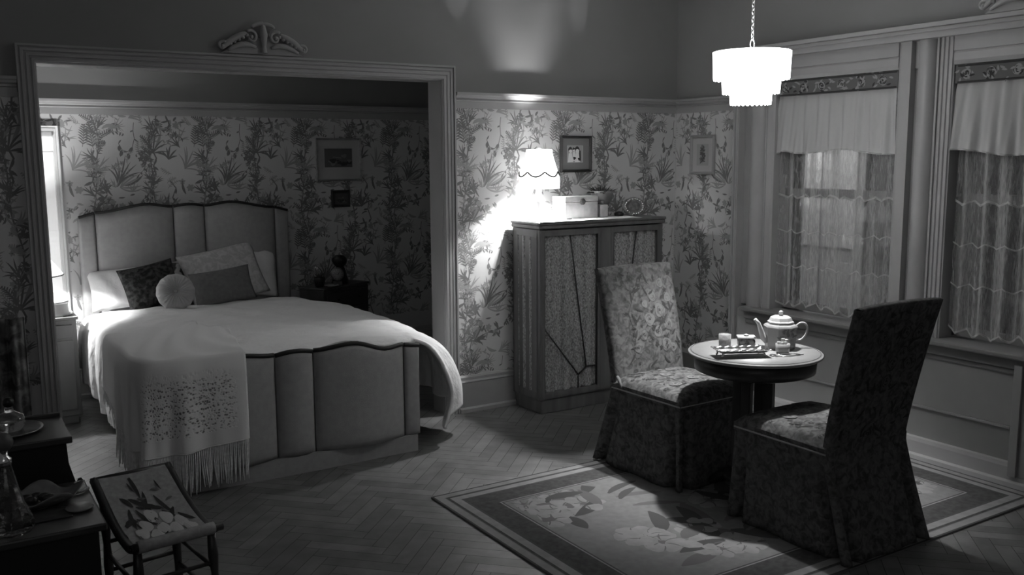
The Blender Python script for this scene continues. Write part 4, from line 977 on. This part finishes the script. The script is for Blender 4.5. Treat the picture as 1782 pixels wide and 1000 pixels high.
def spoon(a, p, ln, label):
    M = Matrix.Rotation(R(a), 3, 'Z'); P0 = Vector(p)
    s_ = thing('teaspoon', label, 'spoon', p)
    MB().tube([tuple(P0+M @ Vector((t*ln, 0, .004+.005*sin(pi*t)))) for t in [i/8 for i in range(9)]], [.0016, .0016, .0014, .0014, .0015, .0018, .0022, .0026, .002], 6).build('handle', METAL, s_)
    MB().ball(P0+M @ Vector((-.015, 0, .004)), .016, 12, sc=(1, 1, .22)).build('bowl', METAL, s_); return s_
spoon(-30, (3.225, 2.862, TZ), .11, 'silver teaspoon lying in front of the ribbed cup')
o = tag(MB().tube([(3.20, 2.845, TZ+.003), (3.265, 2.815, TZ+.003), (3.335, 2.80, TZ+.004)], [.002, .003, .002], 6).build('sugar_tongs', METAL, origin=(3.26, 2.82, TZ)), 'thin silver tongs near the front edge of the tea table', 'tongs')

# ------------------------------------------------------------------ parsons chairs
def make_chair(label):
    root = thing('parsons_chair', label, 'chair', (0, 0, 0), 'slipcovered chairs at the tea table')
    # local: back rear at y=0, seat front at y=-.62, x centred
    Zs = .405; hw = .245; dp = .60
    # skirt perimeter with inverted pleats at the corners
    def skirt(u, v):
        z = Zs*(1-v); fl_ = .020*v**1.3
        X, Y0, Y1 = hw+fl_*.8, -dp-fl_*1.2, -.10+.125*v**1.1
        per = [(-X, Y1), (-X, Y0), (X, Y0), (X, Y1)]
        k = u*4; i = int(k) % 4; t = k-int(k); a = per[i]; b_ = per[(i+1) % 4]
        x = a[0]+(b_[0]-a[0])*t; y = a[1]+(b_[1]-a[1])*t
        e = min(t, 1-t)*(.5 if i % 2 == 0 else .5)
        notch = max(0, 1-abs(e-.05)/.028)*.075*v**.8
        nx, ny = [(1, 0), (0, 1), (-1, 0), (0, -1)][i]
        wv_ = .006*v*sin(t*15+i)
        return (x+nx*(notch+wv_), y+ny*(notch+wv_), z+.010*(1-v)*0+.0015)
    MB().grid(skirt, 4*70, 16, cu=True).build('skirt', CHF, root, world=False, solid=.004)
    def cush(u, v):
        a, c_ = 2*u-1, 2*v-1
        e = (1-abs(a)**6)*(1-abs(c_)**6); return (a*(hw+.004), -dp*.5-.053+c_*(dp*.5-.046), Zs+.03+.052*max(0, e)**.5*(1-.12*(a*a+c_*c_)))
    b = MB(); b.grid(cush, 28, 30)
    for s_ in (0, 1):
        b.grid(lambda u, v: (cush(u, s_)[0], cush(u, s_)[1], Zs-.006+(cush(u, s_)[2]-Zs+.006)*v), 28, 2); b.grid(lambda u, v: (cush(s_, u)[0], cush(s_, u)[1], Zs-.006+(cush(s_, u)[2]-Zs+.006)*v), 28, 2)
    d = Draw(); random.seed(44)
    for i in range(90):
        x, y = random.uniform(-.22, .22), random.uniform(-.58, -.15)
        if random.random() < .45: d.flower(x, y, random.uniform(.010, .018), 5, 0, 1)
        else: d.leaf(x, y, random.random()*6.28, random.uniform(.02, .05), .004, random.uniform(-.3, .3), 0, 3)
    for x, y in ((-.05, -.3), (.06, -.22), (.02, -.42), (-.12, -.16), (.13, -.4), (-.14, -.46)): d.rose(x, y, .032, 2, 1, 0)
    d.put(b, lambda x, y, t: (x, y, cush((x/(hw+.004)+1)/2, ((y+dp*.5+.053)/(dp*.5-.046)+1)/2)[2]+.0010+t), 1, .0005)
    seat = b.build('seat', [CHF, CHD, CHM, CHL], root, world=False)
    # backrest
    zt = 1.012; zb_ = Zs-.01
    def wid(z): return .243+.012*max(0, (z-.45)/.56)
    def rear(z): return -.102+.128*max(0, (z-.40)/.6)**1.25
    def ff(x, z):   # front surface y
        return rear(z)-.045-.014*(1-(x/.26)**2)*sin(pi*max(0, min(1, (z-.4)/.62)))
    b = MB(); n = 24
    def fr_(u, v): z = zb_+(zt-zb_)*v; z += .0; a = 2*u-1; x = a*wid(z); rr = .012*max(0, abs(a)-.9)/.1; return (x, ff(x, z)+rr, z+(.008*(1-a*a) if v == 1 else 0))
    def re_(u, v): z = zb_+(zt-zb_)*v; a = 2*u-1; x = a*wid(z); return (x, rear(z)+.004*(1-a*a), z+(.008*(1-a*a) if v == 1 else 0))
    b.grid(fr_, n, n); b.grid(re_, n, n, flip=True)
    for s_ in (0, 1): b.grid(lambda u, v: tuple(Vector(fr_(s_, v)).lerp(Vector(re_(s_, v)), u)), 4, n)
    b.grid(lambda u, v: tuple(Vector(fr_(u, 1)).lerp(Vector(re_(u, 1)), v)+Vector((0, 0, .006*sin(pi*v)))), n, 4)
    d = Draw(); random.seed(45)
    for i in range(60): d.leaf(random.gauss(.05, .09), random.gauss(.72, .13), random.uniform(0, 6.28), random.uniform(.03, .07), .006, random.uniform(-.3, .3), 0, 4)
    for x, y, r in ((.10, .78, .036), (.15, .70, .030), (.06, .86, .030), (.02, .74, .034), (-.03, .66, .026), (.12, .60, .034), (.17, .84, .024), (-.08, .60, .028), (.07, .67, .030), (.0, .82, .020), (.13, .92, .024), (.17, .58, .024)): d.rose(x, y, r, 2, 1, 0)
    for i in range(50): d.flower(random.gauss(.02, .13), random.gauss(.72, .17), random.uniform(.008, .016), 5, random.choice((0, 1)), 0)
    d.vine([(-.12, .56), (-.09, .66), (-.12, .78), (-.06, .88), (-.02, .95)], 0, 1, .002, .04)
    d.put(b, lambda x, z, t: (x, ff(x, z)-.0012-t, z), 1, .0005, lambda x, z: abs(x) < wid(z)-.02 and .47 < z < zt-.015)
    d2_ = Draw()
    for i in range(60): d2_.leaf(random.uniform(-.2, .2), random.uniform(.2, .98), random.uniform(0, 6.28), random.uniform(.03, .07), .006, random.uniform(-.3, .3), 0, 4)
    for i in range(9): d2_.rose(random.uniform(-.17, .17), random.uniform(.45, .93), .032, 1, 0, 0)
    d2_.put(b, lambda x, z, t: (x, rear(z)+.0060+t, z), 1, .0005, lambda x, z: abs(x) < wid(z)-.01 and .46 < z < zt-.02)
    b.build('backrest', [CHF, CHD, CHM, CHL], root, world=False)
    P = [(-hw-.003, -.11), (-hw-.003, -dp-.004), (hw+.003, -dp-.004), (hw+.003, -.11)]
    for (a, c_) in zip(P, P[1:]):
        MB().tube([(a[0]+(c_[0]-a[0])*t, a[1]+(c_[1]-a[1])*t, Zs+.008) for t in (0, .25, .5, .75, 1)], .0045, 6).build('piping', mat('cord_piping', .4, .7), root, world=False)
    # tie at the back corner of the seat
    MB().tube([(-.242, -.145, Zs+.07), (-.248, -.165, Zs+.058), (-.252, -.18, Zs+.04), (-.252, -.19, Zs+.015)], [.008, .010, .008, .006], 6).build('tie', CHL, root, world=False)
    return root
ch1 = make_chair('dark floral slipcovered chair facing the room, between armoire and tea table')
ch1.location = (3.178, 3.805, .0095); ch1.rotation_euler = (0, 0, R(2))
def copy_tree(o, par=None):
    c_ = o.copy(); COL.objects.link(c_)
    if par: c_.parent = par
    for k in list(o.children): copy_tree(k, c_)
    return c_
ch2 = copy_tree(ch1); ch2['label'] = 'dark floral slipcovered chair nearest the camera, its back turned to us'
ch2.location = (3.195, 2.235, .0095); ch2.rotation_euler = (0, 0, R(180))

# ------------------------------------------------------------------ pendant lamp
PX, PY = 3.37, 3.2
pn = thing('pendant_lamp', 'glowing three-tiered pendant lamp hanging on a chain over the tea table', 'lamp', (PX, PY, 1.84))
PG = glow('glowing_shell_shade', 8.5, .8)
for (r0, z0, z1) in ((.178, 1.957, 2.085), (.134, 1.893, 1.962), (.096, 1.842, 1.898)):
    def tf(u, v, r0=r0, z0=z0, z1=z1):
        a = 2*pi*u; q = 1+.012*sin(a*26)+.010*cos(a*8); z = z0+(z1-z0)*v
        if v == 0: z += .004*sin(a*26)
        return (PX+r0*q*cos(a)*(1-.03*(1-v)), PY+r0*q*sin(a)*(1-.03*(1-v)), z)
    MB().grid(tf, 130, 4, cu=True).build('tier', PG, pn, solid=.003)
b = MB()
for (ra, rb, z) in ((.174, .132, 1.959), (.132, .095, 1.896)):
    b.grid(lambda u, v: (PX+(ra+(rb-ra)*v)*cos(2*pi*u), PY+(ra+(rb-ra)*v)*sin(2*pi*u), z), 60, 1, cu=True)
b.grid(lambda u, v: (PX+(.178+(.03-.178)*v)*cos(2*pi*u), PY+(.178+(.03-.178)*v)*sin(2*pi*u), 2.085+.014*v), 60, 2, cu=True)
b.build('tier_ledge', PG, pn, solid=.002)
ch = MB(); z = 2.10; k = 0
while z < CZ-.02:
    big = .022 if k == 0 else .011; w_ = .6
    pts = []
    for i in range(12):
        a = 2*pi*i/12; ox = big*w_*cos(a); oz = big*sin(a)
        pts.append((PX+(ox if k % 2 == 0 else ox*.2), PY+(0 if k % 2 == 0 else ox), z+big+oz))
    ch.tube(pts, .0022, 5, closed=True); z += big*2-.005; k += 1
ch.build('chain', mat('chain_brass', .6, .3, metal=.8), pn)
MB().lathe([(0, -.03), (.03, -.03), (.055, -.005), (.055, 0), (0, 0)], (PX, PY, CZ), 24).build('canopy', mat('chain_brass', .6), pn)

# ------------------------------------------------------------------ curtains
def clothmat(name, c, a_lo, a_hi, lace):
    m = bpy.data.materials.new(name); m.use_nodes = True; nt = m.node_tree; nt.nodes.clear()
    out = nt.nodes.new('ShaderNodeOutputMaterial'); mx = nt.nodes.new('ShaderNodeMixShader'); tr_ = nt.nodes.new('ShaderNodeBsdfTransparent')
    df = nt.nodes.new('ShaderNodeBsdfDiffuse'); df.inputs[0].default_value = (c, c, c, 1); tl = nt.nodes.new('ShaderNodeBsdfTranslucent'); tl.inputs[0].default_value = (c, c, c, 1)
    m2 = nt.nodes.new('ShaderNodeMixShader'); m2.inputs[0].default_value = .25; nt.links.new(df.outputs[0], m2.inputs[1]); nt.links.new(tl.outputs[0], m2.inputs[2])
    nt.links.new(tr_.outputs[0], mx.inputs[1]); nt.links.new(m2.outputs[0], mx.inputs[2]); nt.links.new(mx.outputs[0], out.inputs[0])
    uv = nt.nodes.new('ShaderNodeUVMap'); mp = nt.nodes.new('ShaderNodeMapping'); nt.links.new(uv.outputs[0], mp.inputs[0]); mp.inputs['Scale'].default_value = lace
    n = nt.nodes.new('ShaderNodeTexNoise'); n.inputs['Scale'].default_value = 1.0; n.inputs['Detail'].default_value = 5; n.inputs['Roughness'].default_value = .65; nt.links.new(mp.outputs[0], n.inputs['Vector'])
    r = ramp(nt, a_lo, a_hi, .40, .60); nt.links.new(n.outputs['Fac'], r.inputs[0])
    mp2 = nt.nodes.new('ShaderNodeMapping'); nt.links.new(uv.outputs[0], mp2.inputs[0]); mp2.inputs['Scale'].default_value = (17, .6, 1)
    n3 = nt.nodes.new('ShaderNodeTexNoise'); n3.inputs['Scale'].default_value = 1.; n3.inputs['Detail'].default_value = 1; nt.links.new(mp2.outputs[0], n3.inputs['Vector'])
    r5 = ramp(nt, 0., .42 if a_hi < .9 else 0., .42, .58); nt.links.new(n3.outputs['Fac'], r5.inputs[0])
    ad = nt.nodes.new('ShaderNodeMath'); ad.operation = 'ADD'; ad.use_clamp = True; nt.links.new(r.outputs[0], ad.inputs[0]); nt.links.new(r5.outputs[0], ad.inputs[1]); nt.links.new(ad.outputs[0], mx.inputs[0])
    return m
LACE = clothmat('lace_net', .66, .06, .42, (190, 20, 1)); VAL = clothmat('muslin', .62, 1.0, 1.0, (90, 3, 1)); HEM = clothmat('lace_hem', .66, .35, .85, (120, 60, 1))
def uvgrid(fn, nu, nv, name, mt, par, solid=0, off=None):
    vs = [fn(i/nu, j/nv) for i in range(nu+1) for j in range(nv+1)]; P = par.location if par else Vector((0, 0, 0))
    me = bpy.data.meshes.new(name); me.from_pydata([tuple(Vector(v)-P) for v in vs], [], [(i*(nv+1)+j, (i+1)*(nv+1)+j, (i+1)*(nv+1)+j+1, i*(nv+1)+j+1) for i in range(nu) for j in range(nv)])
    me.materials.append(mt); me.polygons.foreach_set('use_smooth', [True]*len(me.polygons)); uvl = me.uv_layers.new(name='uv')
    for l in me.loops: i, j = divmod(l.vertex_index, nv+1); uvl.data[l.index].uv = (i/nu, j/nv)
    o = bpy.data.objects.new(name, me); COL.objects.link(o); o.parent = par; return o
def curtains(y0, y1, left_lbl, right_lbl, seed, cut=False):
    random.seed(seed); ph = seed*1.7; zv0 = 1.63; XL = XW+.062
    t = thing('lace_curtain', left_lbl, 'curtain', (XL, (y0+y1)/2, .70), 'lace curtains at the windows')
    def pl_(u, v, amp=1.): return .013*amp*(sin(u*41+ph)+.5*sin(u*83+ph*2)+.3*sin(u*17))
    def bot(u): return .655+.022+.034*abs(((u*8.5) % 1)-.5)*2*1.0+.010*sin(u*9+ph)
    def lc(u, v):
        z = bot(u)+(1.93-bot(u))*v; return (XL+pl_(u, v)*(1.1-.3*v), y1-.012-(y1-y0-.024)*u, z)
    uvgrid(lc, 130, 40, 'net', LACE, t)
    for zz, h in ((.0, .012), (.28, .008), (.55, .008), (.82, .012)):     # scalloped solid bands
        def bd(u, v):
            zb = (bot(u) if zz == 0 else .70+zz*.78+.024*abs(((u*8.5) % 1)-.5)*2); p_ = lc(u, .5); return (p_[0]-.003, p_[1], zb+h*v)
        uvgrid(bd, 130, 2, 'scalloped_band', HEM, t)
    t2 = thing('valance', right_lbl, 'curtain', (XW+.03, (y0+y1)/2, 1.8), 'muslin valances at the windows')
    def vl(u, v):
        sag = .014*sin(u*5+ph)+.006*sin(u*13)
        if cut: sag += .018*max(0, 1-abs(u-.10)/.10)
        ww = 1+.0*v
        z = 1.612+sag+(1.955-1.612-sag)*v; amp = .007*(1.4-v)
        yy = y1-.012+.055*(1-v)*(1-u)**6-(y1-y0-.03)*u
        return (XW+.028-.035*(1-v)*(.3+.7*sin(pi*min(1, u+.1)))*.6+amp*(sin(u*60+ph+v*2)+.6*sin(u*33+v*3)+.4*sin(u*113)), yy, z)
    uvgrid(vl, 150, 14, 'cloth', VAL, t2)
    uvgrid(lambda u, v: tuple(Vector(vl(u, v*.025))+Vector((-.002, 0, -.003))), 150, 1, 'hem', HEM, t2)
    b = MB(); b.box(XW+.012, XW+.034, y0+.006, y1-.006, 1.95, 2.04, 0)
    d = Draw(); random.seed(seed); L = y1-y0-.03
    for i in range(6):
        cx_ = .02+(i+.5)*L/6; d.rose(cx_, .045, .026, 1, 0, 0)
        for k in range(10): d.leaf(cx_+random.uniform(-.07, .07), random.uniform(.012, .078), random.random()*6.28, .028, .006, random.uniform(-.3, .3), random.choice((1, 1, 0)), 3)
    d.strip([(0, .006), (L, .006)], lambda t_: .004, 0); d.strip([(0, .084), (L, .084)], lambda t_: .004, 0)
    d.put(b, lambda a, z, t_: (XW+.0112-t_, y0+.012+a, 1.95+z), 1, .0005)
    b.build('embroidered_border', [mat('border_ground', .13, .8), mat('border_dark', .035, .8), mat('border_light', .30, .8)], t2)
curtains(3.145, 3.98, 'lace curtain with scalloped hem in the window behind the teapot', 'muslin valance with embroidered border on the window behind the teapot', 3, True)
curtains(2.02, 2.832, 'lace curtain with scalloped hem in the window at the right edge', 'muslin valance with embroidered border on the window at the right edge', 5)

# ------------------------------------------------------------------ gathered drape at the far left
b = MB()
def drp(u, v):
    x = -.05+u*.42; return (x, 4.93+.02*sin(u*34)+.01*sin(u*71), .02+(.86-.02)*v)
b.grid(drp, 90, 6)
o = b.build('gathered_drape', noisemat('drape_floral', .07, .22, 14, .42, .6, dist=.7), origin=(.18, 4.93, 0), solid=.004); tag(o, 'gathered floral drape hanging at the far left behind the vanity', 'drape')

# ------------------------------------------------------------------ vanity
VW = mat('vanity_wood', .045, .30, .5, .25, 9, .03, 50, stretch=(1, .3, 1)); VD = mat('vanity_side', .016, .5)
va = thing('vanity', 'dark wooden vanity with a tall and a low section at lower left', 'dressing table', (.1, 3.0, 0))
MB().box(-.35, .338, 3.10, 3.385, .728, .75).build('pedestal_top', VW, va, bevel=.004)
b = MB(); poly = [(-.35, 0), (.325, 0), (.36, .30), (.365, .45), (.345, .58), (.325, .66), (.322, .728), (-.35, .728)]
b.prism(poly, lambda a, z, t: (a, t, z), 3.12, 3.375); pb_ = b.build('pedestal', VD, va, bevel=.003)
b = MB(); b.lathe([(0, 0), (.007, 0), (.006, .012), (.015, .018), (.016, .026), (.008, .031), (0, .031)], (.352, 3.305, .533), 14, M=Matrix.Rotation(R(90), 3, 'Y')); b.build('knob', WOODD, va)
MB().box(-.35, .336, 3.376, 3.392, .748, .762).build('back_rail', VW, va, bevel=.003)
MB().box(-.35, .365, 2.69, 3.115, .58, .602).build('low_top', VW, va, bevel=.005)
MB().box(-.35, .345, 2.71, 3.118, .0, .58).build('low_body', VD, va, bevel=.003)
VZ = .6025
# things on the vanity
rd = thing('ruffled_dish', 'ruffled shell dish holding dark trinkets on the low vanity top', 'dish', (.22, 2.93, VZ))
def rdf(u, v):
    a = 2*pi*u; r = .03+.075*v; ru = 1+.10*v*sin(a*5+.5); return (.215+r*ru*cos(a)*1.15, 2.94+r*ru*sin(a)*.75, VZ+.002+.035*v**2*(1+.35*sin(a*5+.9)))
MB().grid(rdf, 80, 10, cu=True).lathe([(0, 0), (.035, 0), (.035, .004), (0, .004)], (.215, 2.94, VZ), 24).build('bowl', mat('shell_glaze', .16, .2, .7, .3, 20), rd, solid=.003)
random.seed(9)
for i, (x, y) in enumerate(((.20, 2.93), (.235, 2.945), (.215, 2.96), (.19, 2.955), (.245, 2.925))):
    o = MB().ball((x, y, VZ+.022), .016, 10, sc=(1.2, .8, .8)).build('trinket', mat('trinket_dark', .03, .3), origin=(x, y, VZ+.006)); tag(o, 'dark trinket lying in the ruffled shell dish', 'trinket', 'trinkets in the ruffled dish')
o = MB().lathe([(0, 0), (.03, 0), (.038, .006), (.036, .009), (0, .010)], (.315, 2.845, VZ), 32).build('compact_lid', mat('pale_compact', .22, .25), origin=(.315, 2.845, VZ)); tag(o, 'small round pale compact on the right edge of low vanity top', 'compact')
o = MB()
for i in range(26):
    t_ = i/25; o.ball((.27+.09*t_, 2.985+.012*sin(t_*7)+.01*t_, VZ+.006), .0055, 8)
o = o.build('bead_necklace', mat('pearl', .35, .2), origin=(.31, 2.99, VZ)); tag(o, 'string of pale beads trailing off the back of low vanity top', 'necklace')
b = MB(); b.grid(lambda u, v: (.13+.16*u, 2.79+.10*v, VZ+.001+.002*sin(u*12)*sin(v*9)+.0015), 20, 14); o = b.build('dark_napkin', mat('napkin_dark', .03, .9), origin=(.21, 2.84, VZ), solid=.001); tag(o, 'small dark cloth square lying in front of the ruffled dish', 'cloth')
pb = thing('crystal_atomizer', 'tall cut crystal perfume bottle at the lower left corner', 'bottle', (.132, 2.765, VZ))
c0 = (.132, 2.765, VZ+.0005)
MB().lathe([(0, 0), (.055, 0), (.062, .01), (.058, .035), (.042, .075), (.030, .12), (.022, .16), (.016, .185), (0, .186)], c0, 12, sm=False).build('bottle', CRYST, pb)
MB().lathe([(0, 0), (.018, 0), (.018, .02), (.010, .026), (.010, .04), (0, .04)], (c0[0], c0[1], c0[2]+.186), 14).build('collar', METAL, pb)
MB().ball((c0[0], c0[1], c0[2]+.25), .026, 16).build('bulb', mat('rubber_bulb', .10, .5), pb)
pl_t = thing('round_tray', 'round metal tray on the tall vanity section under the stoppered bottle', 'tray', (.13, 3.25, .75))
MB().lathe([(0, 0), (.085, 0), (.10, .008), (.098, .012), (.085, .005), (0, .005)], (.175, 3.258, .751), 40).build('dish', mat('tray_metal', .3, .25, .5, metal=.8), pl_t)
pb = thing('stoppered_bottle', 'round glass bottle with dark stopper on the tall vanity section', 'bottle', (.18, 3.262, .757))
MB().lathe([(0, 0), (.035, 0), (.045, .02), (.04, .045), (.014, .06), (.012, .072), (0, .072)], (.180, 3.262, .757), 20).build('bottle', CRYST, pb)
MB().ball((.180, 3.262, .845), .017, 14).build('stopper', BLACK, pb)

# ------------------------------------------------------------------ slipper stool
st = thing('slipper_stool', 'dark wooden stool with a curved needlepoint sling seat at lower left', 'stool', (.58, 3.12, 0))
# seat frame curve: (distance forward s, z) far end high
A0, A1, B1, B0 = Vector((.415, 3.335)), Vector((.672, 3.37)), Vector((.725, 2.94)), Vector((.462, 2.905))
def zc(v): return .52-.115*(sin(min(1, v*1.18)*pi/2)**1.0)+.018*max(0, (v-.85)/.15)**2+.0
def sp_(u, v, dz=0):
    p_ = A0.lerp(A1, u).lerp(B0.lerp(B1, u), v); return (p_.x, p_.y, zc(v)+dz)
for uu in (.02, .98):
    MB().tube([sp_(uu, i/14) for i in range(15)], .015, 8, flat=1.0).build('side_rail', WOODD, st)
b = MB(); b.grid(lambda u, v: sp_(.06+.88*u, v, .010-.004*sin(pi*u)+.006*sin(pi*v)), 20, 24)
d = Draw(); random.seed(12)
for i in range(16): d.leaf(random.uniform(.2, .8), random.uniform(.3, .6), random.random()*6.28, random.uniform(.15, .3), .03, .1, 0, 5)
for x, y in ((.30, .66), (.62, .60), (.5, .74), (.76, .70), (.2, .76), (.44, .54), (.64, .78), (.36, .82), (.82, .82)): d.rose(x, y, .085, 2, 1, 0)
for i in range(14): d.leaf(random.uniform(.1, .9), random.uniform(.05, .9), random.random()*6.28, .12, .015, .1, random.choice((0, 1)), 4)
d.put(b, lambda x, y, t_: sp_(.06+.88*x, y, .012-.004*sin(pi*x)+.006*sin(pi*y)+t_), 1, .0006, lambda x, y: .03 < x < .97 and .03 < y < .97)
b.build('sling_seat', [mat('needlepoint_ground', .32, .95, .1, .15, 60), mat('needlepoint_dark', .04, .95), mat('needlepoint_mid', .13, .95), mat('needlepoint_light', .52, .95)], st)
MB().tube([sp_(-.03, 1.0, .0), sp_(1.06, 1.0, .0)], .014, 8).build('front_rail', WOODD, st)
MB().tube([sp_(.045+.91*i/10, 1.0, .001) for i in range(11)], .0195, 12).build('rolled_edge', mat('needlepoint_ground', .32), st)
MB().tube([sp_(-.02, 0.0, -.002), sp_(1.02, 0.0, -.002)], .012, 8).build('rear_rail', WOODD, st)
legs = [(sp_(.06, .96), (.475, 2.93)), (sp_(.94, .96), (.725, 2.965)), (sp_(.06, .14), (.44, 3.26)), (sp_(.94, .14), (.675, 3.30))]
for tp_, (x, y) in legs:
    MB().tube([(tp_[0]+(x-tp_[0])*t_, tp_[1]+(y-tp_[1])*t_, .002+(tp_[2]-.012)*(1-t_)) for t_ in (0, .2, .35, .5, .65, .8, 1)], [.013, .017, .012, .016, .013, .015, .010], 10).build('leg', WOODD, st)
def lp_(i, z): tp_, (x, y) = legs[i]; t_ = 1-z/tp_[2]; return (tp_[0]+(x-tp_[0])*t_, tp_[1]+(y-tp_[1])*t_, z)
for (i, j, z) in ((0, 1, .30), (0, 1, .20), (2, 3, .32), (2, 3, .22), (0, 2, .28), (0, 2, .18), (1, 3, .28), (1, 3, .18)):
    MB().tube([lp_(i, z), lp_(j, z)], .0075, 8).build('stretcher', WOODD, st)
